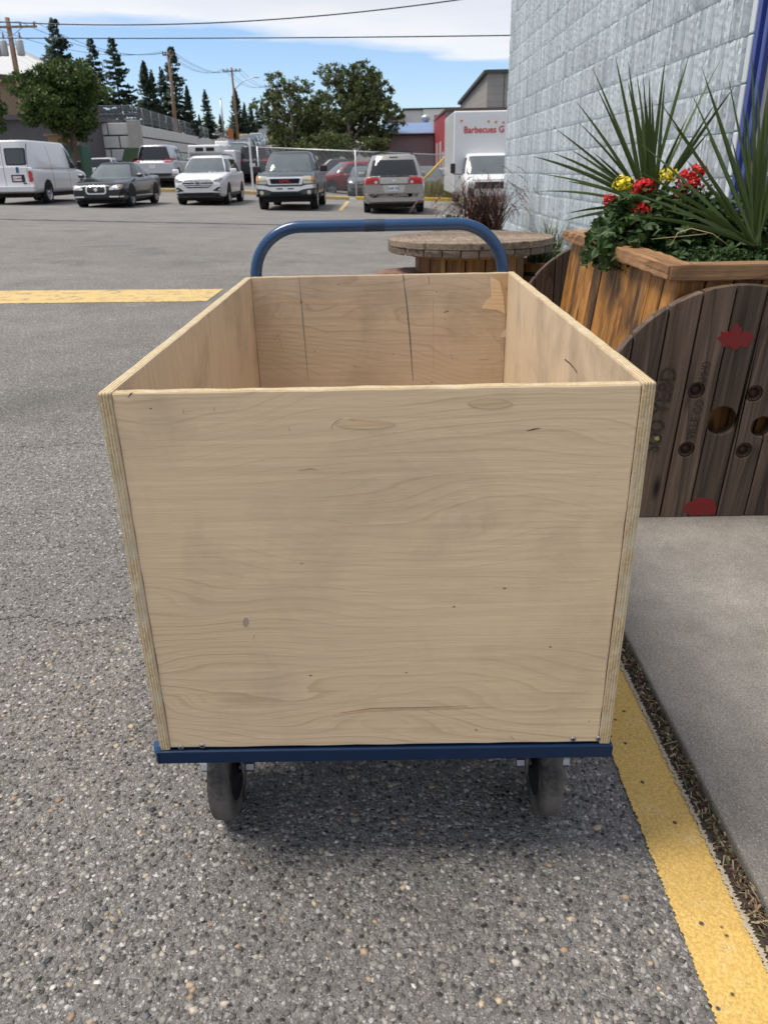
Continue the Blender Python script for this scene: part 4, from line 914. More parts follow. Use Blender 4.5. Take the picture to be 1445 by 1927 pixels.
for i in range(12): flower_head((random.uniform(-.2, .2), random.uniform(-.18, .05), random.uniform(.03, .12)), .022, WHT, wf, 14)
pot('barrel_pot', 'stave barrel pot holding the small white flowers', fg.x-.35, 9.15, .2, .66, STAIND)
# ------------------------------------------------------------ vehicles
GLASS = plain('car_glass', (.035, .042, .045), .05, 0, .15, 2, .9); GLASSL = plain('car_windscreen', (.11, .13, .135), .07, 0, .25, 3, .9); DKGLASS = plain('tinted_glass', (.014, .016, .018), .06, 0, .2, 2, .7)
CHROME = plain('chrome', (.80, .81, .82), .22, .65, .05); TYRE = plain('tyre_rubber', (.016, .016, .017), .8); ALLOY = plain('alloy', (.50, .51, .53), .3, .8); LENS = plain('clear_lens', (.62, .64, .62), .12, .2, .25, 25, .8); LENSY = plain('hazed_lens', (.60, .57, .42), .2, .1, .2, 20, .7); REDLENS = plain('red_lens', (.42, .010, .016), .15, 0, .25, 20, .8); AMBER = plain('amber_lens', (.62, .22, .03), .2); PLATE = plain('number_plate', (.68, .69, .70), .4); UNDER = plain('underbody', (.010, .010, .010), .9); WHITEP = plain('white_trim', (.75, .76, .76), .4)
INKB = plain('plate_blue', (.04, .05, .16), .5); INKR = plain('plate_red', (.45, .05, .05), .5)
def smooth_interp(pts, y):
    xs = [p[0] for p in pts]; zs = [p[1] for p in pts]; return float(np.interp(y, xs, zs))
def loft_body(L, W, zb, top, nf, nr, rf=.55, rb=.45, crown=.03, shoulder=.12):
    d_ = [0, .012, .04, .09, .16, .26, .4, .6]; n = 14
    ys = [-L/2+a for a in d_]+list(np.linspace(-L/2+.85, L/2-.85, n))+[L/2-a for a in d_[::-1]]
    V = []; F = []
    for y in ys:
        df, dr = y+L/2, L/2-y
        w_ = W/2*(1-(1-nf)*(1-min(df/rf, 1))**2.2)*(1-(1-nr)*(1-min(dr/rb, 1))**2.2)
        zt_ = smooth_interp(top, y); b_ = zb+.07*(1-min(df/.35, 1))**2+.07*(1-min(dr/.35, 1))**2; e = .03*max(0, 1-min(df, dr)/.05)
        zt_ -= e*.6; b_ += e*.6; c_ = crown; h = zt_-b_; s_ = min(shoulder, h*.3)
        half = [(0, zt_+c_), (.45, zt_+c_*.85), (.78, zt_+c_*.35), (.92, zt_-s_*.12), (.975, zt_-s_*.5), (.995, zt_-s_*1.2), (1, b_+h*.45), (.985, b_+h*.2), (.955, b_+h*.06), (.86, b_), (0, b_)]
        ring = [(x*w_, z) for x, z in half]+[(-x*w_, z) for x, z in half[-2:0:-1]]
        V += [(x, y, z) for x, z in ring]
    m = 20; k = len(ys)
    for i in range(k-1):
        for j in range(m): j2 = (j+1) % m; F.append((i*m+j, (i+1)*m+j, (i+1)*m+j2, i*m+j2))
    F.append(tuple(range(m))); F.append(tuple(reversed(range((k-1)*m, k*m)))); return V, F
def loft_cabin(c):
    """c: yb0,yb1,yr0,yr1,z0,z1,wb,wr,rc"""
    V = []; F = []; N = 48; levels = [0, .12, .3, .5, .7, .86, .95, 1]
    def ring(y0, y1, w_, z, rc):
        cx = (y0+y1)/2; hy_ = (y1-y0)/2; out = []
        for k in range(N):
            a = 2*PI*k/N; ca, sa = math.cos(a), math.sin(a); p = 2/c.get('pw', 5.0); out.append((w_*abs(sa)**p*(1 if sa > 0 else -1), cx+hy_*abs(ca)**p*(1 if ca > 0 else -1), z))
        return out
    for t in levels:
        bow = t+.06*math.sin(PI*t); V += ring(c['yb0']+(c['yr0']-c['yb0'])*t, c['yb1']+(c['yr1']-c['yb1'])*(t**c.get('rk', 1.15)), c['wb']+(c['wr']-c['wb'])*(t**1.35), c['z0']+(c['z1']-c['z0'])*min(bow, 1)*(1 if t < 1 else 1), .15)
    for s_, dz in ((.965, .018), (.88, .034), (.7, .046), (.4, .054), (.05, .056)): cx = (c['yr0']+c['yr1'])/2; hy_ = (c['yr1']-c['yr0'])/2*s_; V += ring(cx-hy_, cx+hy_, c['wr']*s_, c['z1']+dz, .15)
    k = len(V)//N
    for i in range(k-1):
        for j in range(N): j2 = (j+1) % N; F.append((i*N+j, (i+1)*N+j, (i+1)*N+j2, i*N+j2))
    F.append(tuple((k-1)*N+j for j in reversed(range(N)))); return V, F
WHEELC = {}
def wheel_meshes(r, wd, kind):
    key = (round(r, 3), round(wd, 3), kind)
    if key in WHEELC: return WHEELC[key]
    ri = r*.66; ty = MB().lathe([(ri, -wd/2+.02), (r*.9, -wd/2), (r*.975, -wd/2+.015), (r, -wd/2+.04), (r, wd/2-.04), (r*.975, wd/2-.015), (r*.9, wd/2), (ri, wd/2-.02), (ri, -wd/2+.02)], 36, 'x').mesh('tyre'); ty.materials.append(TYRE)
    rm = MB().lathe([(ri*1.01, -wd/2+.01), (ri*.93, -wd/2+.012), (ri*.9, -wd/2+.05)], 32, 'x').lathe([(ri*.9, -wd/2+.09), (.0, -wd/2+.09)], 32, 'x', (0, 0, 0), 1); ns = {'steel': 0, 'five': 5, 'multi': 10}[kind]
    for i in range(ns):
        M = Matrix.Rotation(2*PI*i/ns, 4, 'X'); sw = .05 if ns == 5 else .025; rm.box((-wd/2+.012, -sw, .02), (-wd/2+.045, sw, ri*.95), 0, M)
    rm.lathe([(0, -wd/2+.008), (ri*.22, -wd/2+.01), (ri*.24, -wd/2+.08)], 20, 'x')
    if ns == 0: rm.lathe([(ri*.85, -wd/2+.05), (ri*.55, -wd/2+.02), (ri*.25, -wd/2+.04)], 24, 'x')
    rm = rm.mesh('rim'); rm.materials.append(ALLOY); rm.materials.append(DARKM); WHEELC[key] = (ty, rm); return ty, rm
class Car:
    def __init__(s, name, label, cat, L, W, zb, top, cab, mat, loc, rz, wheel=(.34, .22, 'five'), axles=(.9, .95), nf=.86, nr=.9, group=None, extra=None, two_cab=None, shoulder=.12, rf=.55, rb=.45):
        s.t = thing(name, label, cat, loc, rz, group); s.L, s.W, s.zb = L, W, zb; s.mat = mat
        V, F = loft_body(L, W, zb, top, nf, nr, rf, rb, shoulder=shoulder); mb = MB().add(V, F, 0, True); Vc, Fc = loft_cabin(cab); mb.add(Vc, Fc, 0, True)
        if extra: extra(mb)
        me = mb.mesh('body'); bm = bmesh.new(); bm.from_mesh(me); bmesh.ops.recalc_face_normals(bm, faces=bm.faces); bm.to_mesh(me); bm.free()
        for p in me.polygons: p.use_smooth = len(p.vertices) <= 4
        s.body = link('body', me, mat, s.t); s.bvh = BVHTree.FromPolygons([v_.co[:] for v_ in me.vertices], [p.vertices[:] for p in me.polygons]); s.cab = cab
        r, wd, kind = wheel; ty, rm = wheel_meshes(r, wd, kind)
        for sx_ in (-1, 1):
            for yy in (-L/2+axles[0], L/2-axles[1]):
                wx = sx_*(W/2-wd/2-.005); e = bpy.data.objects.new('wheel', None); COL.objects.link(e); e.parent = s.t; e.location = (wx, yy, r); e.rotation_euler = (0, 0, 0 if sx_ < 0 else PI)
                link('tyre', ty, None, e); link('rim', rm, None, e)
                # dark wheel opening set in the flank
                n = 20; ra = r*1.17; poly = [(yy+ra*math.cos(a), r+ra*math.sin(a)) for a in np.linspace(-.35, PI+.35, n)]; s.decal('wheel_arch', 'l' if sx_ < 0 else 'r', poly, UNDER, .004)
        MB().box((-W/2+.16, -L/2+.25, zb*.62), (W/2-.16, L/2-.25, zb+.12)).build('underbody', UNDER, s.t)
    def decal(s, name, ax, poly, mat, off=.010, r=0, parent=None, deep=.012):
        if r: poly = rounded(poly, r)
        bm = bmesh.new(); vs_ = [bm.verts.new((x, y, 0)) for x, y in poly]; f = bm.faces.new(vs_); bmesh.ops.triangulate(bm, faces=[f])
        for k in range(6):
            es = [e for e in bm.edges if e.calc_length() > .085]
            if not es: break
            bmesh.ops.subdivide_edges(bm, edges=es, cuts=1); bmesh.ops.triangulate(bm, faces=[q for q in bm.faces if len(q.verts) > 3])
        dirs = {'f': Vector((0, 1, 0)), 'b': Vector((0, -1, 0)), 'l': Vector((1, 0, 0)), 'r': Vector((-1, 0, 0))}; dv = dirs[ax]
        for v_ in bm.verts:
            a, z = v_.co.x, v_.co.y; o = Vector((a, 0, z)) if ax in 'fb' else Vector((0, a, z)); h = s.bvh.ray_cast(o-dv*8, dv)
            if h[0] is None:
                h = s.bvh.find_nearest(o-dv*s.L/2 if ax in 'fb' else o-dv*s.W/2); q = o.copy()
                if h[0] is not None: q[1 if ax in 'fb' else 0] = h[0][1 if ax in 'fb' else 0]
                v_.co = q-dv*off
            else: v_.co = h[0]-dv*off
        bed = [e for e in bm.edges if len(e.link_faces) == 1]; g = bmesh.ops.extrude_edge_only(bm, edges=bed); nv = [v_ for v_ in g['geom'] if isinstance(v_, bmesh.types.BMVert)]
        for v_ in nv: v_.co += dv*(off+deep)
        bmesh.ops.recalc_face_normals(bm, faces=bm.faces)
        me = bpy.data.meshes.new(name); bm.to_mesh(me); bm.free(); return link(name, me, mat, parent or s.t)
    def sym(s, name, ax, poly, mat, **k):
        s.decal(name, ax, poly, mat, **k); s.decal(name, ax, [(-x, z) for x, z in poly][::-1], mat, **k)
    def surf(s, ax, x, z, off=.0):
        dv = Vector((0, 1 if ax == 'f' else -1, 0)); h = s.bvh.ray_cast(Vector((x, 0, z))-dv*8, dv); return (h[0] if h[0] is not None else Vector((x, -dv.y*s.L/2, z)))-dv*off
    def glass(s, front=GLASSL, side=GLASS, rear=DKGLASS, rows=None, fz=(.05, .93), mrg=.88):
        c = s.cab; h = c['z1']-c['z0']
        def wq(t): return c['wb']+(c['wr']-c['wb'])*(t**1.35)
        z0, z1 = c['z0']+h*fz[0], c['z0']+h*fz[1]
        for ax, m_ in (('f', front), ('b', rear)):
            if m_: s.decal('windscreen' if ax == 'f' else 'rear_window', ax, rounded([(-wq(fz[0])*mrg, z0), (wq(fz[0])*mrg, z0), (wq(fz[1])*mrg*.97, z1), (-wq(fz[1])*mrg*.97, z1)], .06), m_)
        for q in (rows or []):
            t0, t1, t2, t3 = q; zz0, zz1 = c['z0']+h*.08, c['z0']+h*.86
            for ax in 'lr': s.decal('side_window', ax, rounded([(t0, zz0), (t1, zz0), (t3, zz1), (t2, zz1)], .05), side)
    def mirrors(s, y, z, mat, sz=(.11, .07, .08), arm=.1):
        for sx_ in (-1, 1):
            mb = MB(); x = sx_*(s.W/2+arm); mb.box((x-sz[0], y-sz[1], z-sz[2]), (x+sz[0], y+sz[1], z+sz[2])); me = mb.mesh('mirror'); bevel_mesh(me, .035, 3); link('mirror', me, mat, s.t)
            MB().bar((sx_*(s.W/2-.12), y, z-.02), (x, y, z-.03), .05, .03).build('mirror_arm', BLACKP, s.t)
    def plate(s, ax, x, z, txt=None, ink=INKB, w_=.30, h=.15):
        p = s.surf(ax, x, z, .012); sg = -1 if ax == 'f' else 1; o = MB().box((-w_/2, -.004, -h/2), (w_/2, .004, h/2)).build('number_plate', PLATE, s.t, .003); o.location = p
        if txt:
            me = text_mesh(txt, h*.62, .0008, .002); q = link('lettering', me, ink, o); q.rotation_euler = (PI/2, 0, 0 if sg < 0 else PI); q.location = (0, sg*.006, -.005)
    def emblem(s, ax, x, z, rx, rz_, mat=CHROME, name='emblem', off=.02, inner=None):
        p = s.surf(ax, x, z, off); o = MB().prism(rounded([(rx*math.cos(a), rz_*math.sin(a)) for a in np.linspace(0, 2*PI, 17)[:-1]], .01, 1), -.004, .004, 0, Matrix.Rotation(PI/2, 4, 'X')).build(name, mat, s.t); o.location = p
        if inner: q = MB().prism([(rx*.82*math.cos(a), rz_*.76*math.sin(a)) for a in np.linspace(0, 2*PI, 17)[:-1]], -.006, .006, 0, Matrix.Rotation(PI/2, 4, 'X')).build('emblem_field', inner, o)
        return o
def rect(x0, x1, z0, z1): return [(x0, z0), (x1, z0), (x1, z1), (x0, z1)]
def between(pl, pr): a = on_ground(*pl); b = on_ground(*pr); return (a+b)/2, (b-a).length
def place(px, py, dy=0):
    p = on_ground(px, py); return (p.x, p.y+dy, Gf(p.x, p.y+dy))
for nm, l_, r_ in (('sedan', (153, 388), (252, 391)), ('white suv', (344, 384), (430, 386)), ('pickup', (500, 393), (592, 396)), ('minivan', (697, 399), (786, 402))): print(nm, between(l_, r_))

# white cargo van, tail towards the viewer
VW = paint('van_white', (.74, .745, .75), 0, .35); p = on_ground(98, 384); Lv, Wv = 5.4, 2.0
vx, vy = p.x-Wv/2+.02, p.y-1.15+Lv/2
def van_top(mb): pass
van = Car('cargo_van', 'white cargo van with amber roof beacon and dark rear window', 'van', Lv, Wv, .36, [(-2.7, .85), (-2.6, 1.02), (-1.75, 1.15), (2.7, 1.20)], dict(yb0=-1.95, yb1=2.68, yr0=-1.15, yr1=2.60, z0=1.10, z1=2.02, wb=.985, wr=.84, pw=7, rk=1), VW, (vx, vy, Gf(vx, vy)), PI, (.37, .22, 'steel'), (.85, 1.15), .88, .96, rb=.25)
van.glass(rear=None, rows=[(-1.55, -.75, -1.1, -.8)])
for s_ in (-1, 1):
    van.decal('rear_window', 'b', rounded(rect(*sorted((s_*.10, s_*.78)), 1.26, 1.80), .06), BLACKP, .006); van.decal('pane', 'b', rounded(rect(*sorted((s_*.14, s_*.74)), 1.30, 1.76), .05), GLASS, .010)
    van.decal('tail_light', 'b', rounded(rect(*sorted((s_*.83, s_*.965)), .72, 1.08), .02), REDLENS, .012); van.decal('reverse_light', 'b', rounded(rect(*sorted((s_*.85, s_*.95)), .66, .715), .01), LENS, .012)
    van.decal('door_seam', 'b', rect(s_*.80-.006, s_*.80+.006, .55, 1.95), UNDER, .002)
van.decal('door_seam', 'b', rect(-.006, .006, .55, 1.95), UNDER, .002)
MB().box((-1.0, 2.66, .42), (1.0, 2.86, .60)).build('bumper', plain('bumper_white', (.62, .63, .64), .4), van.t, .02)
van.decal('plate_recess', 'b', rounded(rect(-.68, -.22, .72, .96), .02), BLACKP, .006); van.plate('b', -.42, .84, 'LB 4090', INKR)
van.decal('blue_sticker', 'b', rect(-.52, -.42, 1.02, 1.20), plain('sticker_blue', (.03, .10, .22), .5), .006); van.decal('door_handle', 'b', rounded(rect(-.72, -.60, .66, .70), .015), BLACKP, .02)
MB().lathe([(.09, 0), (.10, .03), (.085, .10), (0, .115)], 20, 'z', (.62, 2.2, 2.05)).build('beacon', AMBER, van.t)
for ax in 'lr':
    for yy in (-.62, .95): van.decal('door_seam', ax, rect(yy-.006, yy+.006, .5, 1.92), UNDER, .002)
    van.decal('side_crease', ax, rect(-1.9, 2.6, 1.155, 1.17), UNDER, .002)
van.mirrors(-1.55, 1.28, BLACKP, (.09, .05, .14), .12)

# black sedan
BKP = paint('sedan_black', (.010, .011, .013), .1, .22); c_, w_ = between((153, 388), (252, 391)); yy = c_.y-.90+2.47+.05
sed = Car('sedan', 'glossy black sedan with oval chrome grille parked beside the white van', 'car', 4.95, 1.88, .20, [(-2.475, .54), (-2.43, .66), (-2.2, .76), (-1.1, .89), (-.8, .91), (1.4, .97), (2.2, .98), (2.475, .8)], dict(yb0=-1.15, yb1=2.1, yr0=-.1, yr1=.9, z0=.86, z1=1.37, wb=.86, wr=.60, pw=3.8), BKP, (c_.x, yy, Gf(c_.x, yy)), 0, (.345, .24, 'multi'), (.92, 1.05), .80, .84, rf=.9)
sed.glass(rows=[(-.75, .25, -.12, .25), (.30, 1.2, .30, .95)])
sed.decal('grille_surround', 'f', rounded(rect(-.34, .34, .42, .69), .10), CHROME, .012); sed.decal('grille', 'f', rounded(rect(-.295, .295, .46, .655), .08), BLACKP, .022); sed.emblem('f', 0, .57, .06, .06, CHROME, off=.035)
sed.sym('headlight', 'f', rounded([(.42, .55), (.80, .57), (.86, .70), (.66, .71), (.48, .65)], .05), LENS, off=.012); sed.sym('indicator', 'f', rounded(rect(.78, .84, .61, .69), .02), AMBER, off=.02)
sed.sym('chrome_blade', 'f', rounded(rect(.42, .84, .325, .365), .015), CHROME, off=.014); sed.decal('lower_grille', 'f', rounded(rect(-.70, .70, .25, .32), .02), UNDER, .008); sed.mirrors(-.75, .98, BKP, (.10, .06, .06), .09)
sed.sym('headlight_lens', 'f', lens(.62, .632, .05, .05, 0, 14, 1), ALLOY, off=.02)
for ax in 'lr': sed.decal('window_trim', ax, rect(-1.0, 1.5, .895, .912), CHROME, .006); sed.decal('side_blade', ax, rounded(rect(-1.1, .9, .33, .36), .01), CHROME, .006)

# white SUV, nose out
WSUV = paint('suv_white', (.78, .785, .78), 0, .3); c_, w_ = between((344, 384), (430, 386)); yy = c_.y-.92+2.4
edg = Car('sport_utility_car', 'white sport utility car with wide dark grille, nose out', 'car', 4.79, 1.93, .26, [(-2.395, .72), (-2.35, .86), (-2.1, 1.0), (-1.25, 1.12), (2.2, 1.16), (2.395, 1.0)], dict(yb0=-1.35, yb1=2.2, yr0=-.45, yr1=1.85, z0=1.08, z1=1.66, wb=.90, wr=.68, pw=4.6), WSUV, (c_.x, yy, Gf(c_.x, yy)), 0, (.36, .24, 'five'), (.95, 1.0), .84, .9, rf=.8)
edg.glass(rows=[(-1.0, 0, -.4, 0), (.06, 1.0, .06, 1.0), (1.06, 1.7, 1.06, 1.5)])
edg.decal('grille', 'f', rounded([(-.40, .60), (.40, .60), (.58, .76), (.44, .88), (-.44, .88), (-.58, .76)], .05), BLACKP, .01)
for zz, hx in ((.655, .44), (.715, .52), (.80, .53), (.85, .46)): edg.decal('grille_bar', 'f', rect(-hx, hx, zz-.014, zz+.014), CHROME, .022)
edg.emblem('f', 0, .755, .13, .055, CHROME, off=.045, inner=plain('emblem_field', (.10, .11, .13), .3))
edg.sym('headlight', 'f', rounded([(.56, .82), (.84, .80), (.88, .93), (.74, .93)], .03), plain('dark_lens', (.22, .23, .23), .1, .2), off=.012); edg.sym('headlight_strip', 'f', rounded([(.58, .85), (.80, .90), (.86, .925), (.74, .92)], .01), LENS, off=.02)
edg.sym('fog_recess', 'f', rounded([(.52, .50), (.82, .46), (.84, .62), (.72, .62)], .03), BLACKP, off=.01); edg.sym('fog_light', 'f', lens(.76, .53, .045, .03, 0, 12, 1), LENS, off=.02)
edg.decal('lower_trim', 'f', [(-.86, .28), (.86, .28), (.80, .42), (.5, .44), (-.5, .44), (-.80, .42)], BLACKP, .012); edg.decal('lower_grille', 'f', rounded(rect(-.55, .55, .36, .43), .02), UNDER, .02); edg.decal('skid_bar', 'f', rounded(rect(-.6, .6, .295, .325), .01), ALLOY, .022)
edg.mirrors(-1.0, 1.16, WSUV, (.12, .07, .075), .13)
for s_ in (-1, 1): MB().tube([(s_*.60, -.35, 1.70), (s_*.62, .0, 1.745), (s_*.62, 1.3, 1.745), (s_*.60, 1.7, 1.69)], .018, 8).build('roof_rail', BLACKP, edg.t)
for ax in 'lr': edg.decal('lower_cladding', ax, rect(-1.8, 1.8, .27, .42), BLACKP, .008)
edg.decal('wiper', 'f', [(-.72, 1.115), (-.05, 1.125), (-.05, 1.14), (-.72, 1.13)], BLACKP, .02)

# grey pickup, nose out
GTR = paint('pickup_grey', (.062, .078, .085), .4, .3); c_, w_ = between((500, 393), (592, 396)); yy = c_.y-.9+2.85
def bed(mb): pass
trk = Car('pickup_truck', 'dark grey pickup truck with bright chrome bumper, nose out', 'truck', 5.7, 1.99, .42, [(-2.85, .98), (-2.81, 1.06), (-2.6, 1.13), (-1.45, 1.20), (-1.2, 1.22), (1.0, 1.22), (2.7, 1.24), (2.85, 1.2)], dict(yb0=-1.45, yb1=.9, yr0=-.72, yr1=.62, z0=1.16, z1=1.79, wb=.90, wr=.70, pw=5.5), GTR, (c_.x, yy, Gf(c_.x, yy)), 0, (.39, .26, 'five'), (.92, 1.2), .93, .97, rf=.35)
trk.glass(rows=[(-1.1, -.2, -.62, -.2), (-.14, .6, -.14, .5)], mrg=.90)
trk.decal('grille_surround', 'f', rounded([(-.56, .80), (.56, .80), (.62, 1.04), (-.62, 1.04)], .05), CHROME, .02); trk.decal('grille', 'f', rounded([(-.46, .83), (.46, .83), (.50, .985), (-.50, .985)], .03), UNDER, .03)
for zz in (.87, .945): trk.decal('grille_bar', 'f', rect(-.47, .47, zz-.008, zz+.008), DARKM, .038)
p = trk.surf('f', 0, .91, .045); q = link('lettering', text_mesh('GMC', .135, .006, .004), plain('emblem_red', (.40, .03, .05), .4), trk.t); q.rotation_euler = (PI/2, 0, 0); q.location = p; q.scale = (1.25, 1, 1)
trk.sym('headlight', 'f', rounded(rect(.60, .93, .93, 1.06), .02), LENSY, off=.014); trk.sym('parking_light', 'f', rounded(rect(.60, .94, .83, .915), .015), LENSY, off=.014); trk.sym('indicator', 'f', rounded(rect(.87, .945, .935, 1.055), .015), AMBER, off=.022); trk.sym('indicator', 'f', rounded(rect(.87, .945, .835, .91), .01), AMBER, off=.022)
trk.decal('chrome_bumper', 'f', [(-.985, .70), (-.62, .66), (-.42, .60), (.42, .60), (.62, .66), (.985, .70), (.985, .80), (.70, .79), (.52, .74), (-.52, .74), (-.70, .79), (-.985, .80)], CHROME, .05, deep=.06)
for s_ in (-1, 1): trk.decal('bumper_slot', 'f', rect(*sorted((s_*.08, s_*.28)), .66, .695), UNDER, .056)
trk.decal('lower_valance', 'f', [(-.97, .44), (.97, .44), (.985, .695), (.62, .65), (.42, .59), (-.42, .59), (-.62, .65), (-.985, .695)], paint('valance_grey', (.045, .06, .068), .2, .4), .03); trk.sym('fog_light', 'f', lens(.78, .565, .065, .065, 0, 16, 1), LENSY, off=.045); trk.decal('lower_grille', 'f', rounded(rect(-.52, .52, .49, .56), .02), UNDER, .04)
for s_ in (-1, 1): trk.decal('wiper', 'f', [(s_*.45-.28, 1.205), (s_*.45+.2, 1.215), (s_*.45+.2, 1.235), (s_*.45-.1, 1.245), (s_*.45-.28, 1.222)], BLACKP, .025)
trk.mirrors(-1.1, 1.28, BLACKP, (.13, .06, .10), .17)
for ax in 'lr':
    trk.decal('door_seam', ax, rect(-.18, -.165, .5, 1.15), UNDER, .003); MB().tube([((-1 if ax == 'l' else 1)*.97, -1.3, .40), ((-1 if ax == 'l' else 1)*.97, .7, .40)], .045, 8).build('side_step', BLACKP, trk.t)

# beige minivan, tail towards the viewer
MVP = paint('minivan_beige', (.36, .345, .31), .5, .3); c_, w_ = between((697, 399), (786, 402)); yy = c_.y-1.0+2.54
mv = Car('minivan', 'beige silver minivan with large red tail lights, tail out', 'van', 5.08, 1.96, .30, [(-2.54, .78), (-2.5, .9), (-1.9, 1.08), (-1.6, 1.12), (2.5, 1.10), (2.54, 1.05)], dict(yb0=-1.75, yb1=2.5, yr0=-.6, yr1=2.15, z0=1.04, z1=1.70, wb=.95, wr=.69, pw=5), MVP, (c_.x, yy, Gf(c_.x, yy)), PI, (.33, .22, 'five'), (.95, 1.05), .84, .92, rb=.5)
mv.glass(rows=[(-1.2, -.35, -.5, -.35), (-.28, .9, -.28, .9), (.97, 2.0, .97, 1.8)], rear=None)
mv.decal('rear_window', 'b', rounded([(-.77, 1.09), (.77, 1.09), (.64, 1.58), (-.64, 1.58)], .05), DKGLASS, .008); mv.sym('tail_light', 'b', rounded([(.44, .885), (.955, .875), (.955, 1.075), (.50, 1.085)], .02), REDLENS, off=.014); mv.sym('reverse_light', 'b', lens(.56, .945, .048, .045, 0, 16, 1), LENS, off=.024)
mv.decal('chrome_strip', 'b', rounded(rect(-.43, .43, .90, 1.06), .02), paint('minivan_bright', (.55, .54, .50), .4, .25), .012); mv.decal('strip_lip', 'b', rect(-.44, .44, .872, .892), UNDER, .012); mv.emblem('b', 0, .99, .06, .042, CHROME, off=.03)
mv.decal('plate_recess', 'b', rounded([(-.30, .64), (.30, .64), (.36, .86), (-.36, .86)], .03), paint('minivan_bright', (.5, .5, .5)), .006); mv.plate('b', .02, .765, 'UUR 2N', INKB, .30, .15)
mv.decal('bumper', 'b', rounded([(-.93, .34), (.93, .34), (.94, .60), (.80, .62), (.72, .50), (-.72, .50), (-.80, .62), (-.94, .60)], .04), MVP, .035, deep=.04); mv.decal('bumper_line', 'b', rect(-.72, .72, .385, .40), paint('minivan_bright', (.5, .5, .5)), .042); mv.decal('hatch_seam', 'b', rect(-.78, .78, .505, .515), UNDER, .008)
mv.decal('brake_light', 'b', rounded(rect(-.13, .13, 1.64, 1.67), .01), DARKM, .012); mv.decal('wiper', 'b', [(-.02, 1.11), (-.45, 1.145), (-.45, 1.165), (-.12, 1.16), (-.02, 1.13)], BLACKP, .02)
for s_ in (-1, 1): MB().tube([(s_*.60, -.3, 1.73), (s_*.62, -.2, 1.79), (s_*.62, 1.75, 1.79), (s_*.60, 1.85, 1.72)], .02, 8).build('roof_rail', BLACKP, mv.t)
MB().tube([(-.62, 1.6, 1.80), (0, 1.6, 1.83), (.62, 1.6, 1.80)], .018, 8).build('roof_bar', BLACKP, mv.t)
mv.mirrors(-1.15, 1.15, MVP, (.1, .06, .07), .1)

# white box truck behind the wall corner
BT = paint('box_truck_white', (.74, .75, .75), 0, .4); pz = on_ground(862, 393); TYF = pz.y-.7
bl = at_y(853, 300, TYF+1.65); bt = at_y(900, 208, TYF+1.65); BWd = 2.35; bx = bl.x+BWd/2; BTZ = bt.z; gz = Gf(bx, TYF+2)
print('box truck', TYF, bx, BTZ, gz)
btr = Car('box_truck', 'white box truck with red lettering above its cab', 'truck', 2.6, 1.95, .40, [(-1.3, .92), (-1.26, 1.02), (-.9, 1.16), (-.35, 1.24), (1.3, 1.24)], dict(yb0=-.62, yb1=1.28, yr0=.05, yr1=1.25, z0=1.16, z1=1.86, wb=.92, wr=.78, pw=6), BT, (bx+.08, TYF+1.3, gz), 0, (.36, .22, 'steel'), (.72, 3.6), .9, .98)
btr.glass(rows=[(-.35, .6, .05, .6)], mrg=.92, rear=None)
hb = MB().box((-BWd/2-.08, .38, .52), (BWd/2-.08, 5.0, BTZ-gz)).build('cargo_box', BT, btr.t, .05, 3)
for i in range(9): MB().box((-BWd/2-.088, .6+i*.5, .6), (-BWd/2-.081, .63+i*.5, BTZ-gz-.1)).build('side_rib', plain('rib_grey', (.6, .62, .64), .4), btr.t)
MB().box((-BWd/2-.095, .36, .5), (BWd/2-.065, .40, .62)).build('box_sill', ALLOY, btr.t)
YF_ = TYF+1.3+.38
def btpos(px, py): q = at_y(px, py, YF_-.01); return (q.x-bx-.08, .38-.008, q.z-gz)
for px, py in ((868, 227), (919, 228), (933, 229), (947, 230)): o = MB().lathe([(0, -.012), (.035, -.01), (.045, 0)], 16, 'y').build('marker_light', AMBER, btr.t); o.location = btpos(px, py)
a, b = btpos(873, 245), btpos(948, 247); me = text_mesh('Barbecues G', .3, .002, .006, 'LEFT'); xs = [v_.co.x for v_ in me.vertices]; q = link('lettering', me, plain('sign_red', (.55, .035, .03), .5), btr.t); k = (b[0]-a[0])/(max(xs)-min(xs)); q.scale = (k, k*1.08, 1); q.rotation_euler = (PI/2, 0, 0); q.location = (a[0]-min(xs)*k, a[1]-.002, a[2])
mm = btpos(850, 317); MB().box((mm[0]-.09, -.15, mm[2]-.17), (mm[0]+.09, -.05, mm[2]+.17)).build('mirror', BLACKP, btr.t, .03, 3); MB().bar((mm[0], -.1, mm[2]-.19), (-.9, -.1, mm[2]-.21), .03).build('mirror_arm', BLACKP, btr.t)
btr.decal('grille', 'f', rounded(rect(-.6, .6, .72, .95), .03), BLACKP, .012); btr.sym('headlight', 'f', rounded(rect(.62, .86, .76, .94), .02), LENS, off=.014); btr.sym('indicator', 'f', rounded(rect(.62, .86, .68, .74), .01), AMBER, off=.014); btr.decal('bumper', 'f', rounded(rect(-.95, .95, .42, .58), .03), CHROME, .05, deep=.06)
btr.decal('hood_line', 'f', rect(-.7, .7, 1.0, 1.012), UNDER, .003)
MB().box((-1.0, 3.1, .1), (-.74, 3.9, .72)).build('rear_tyre', TYRE, btr.t, .2, 5)

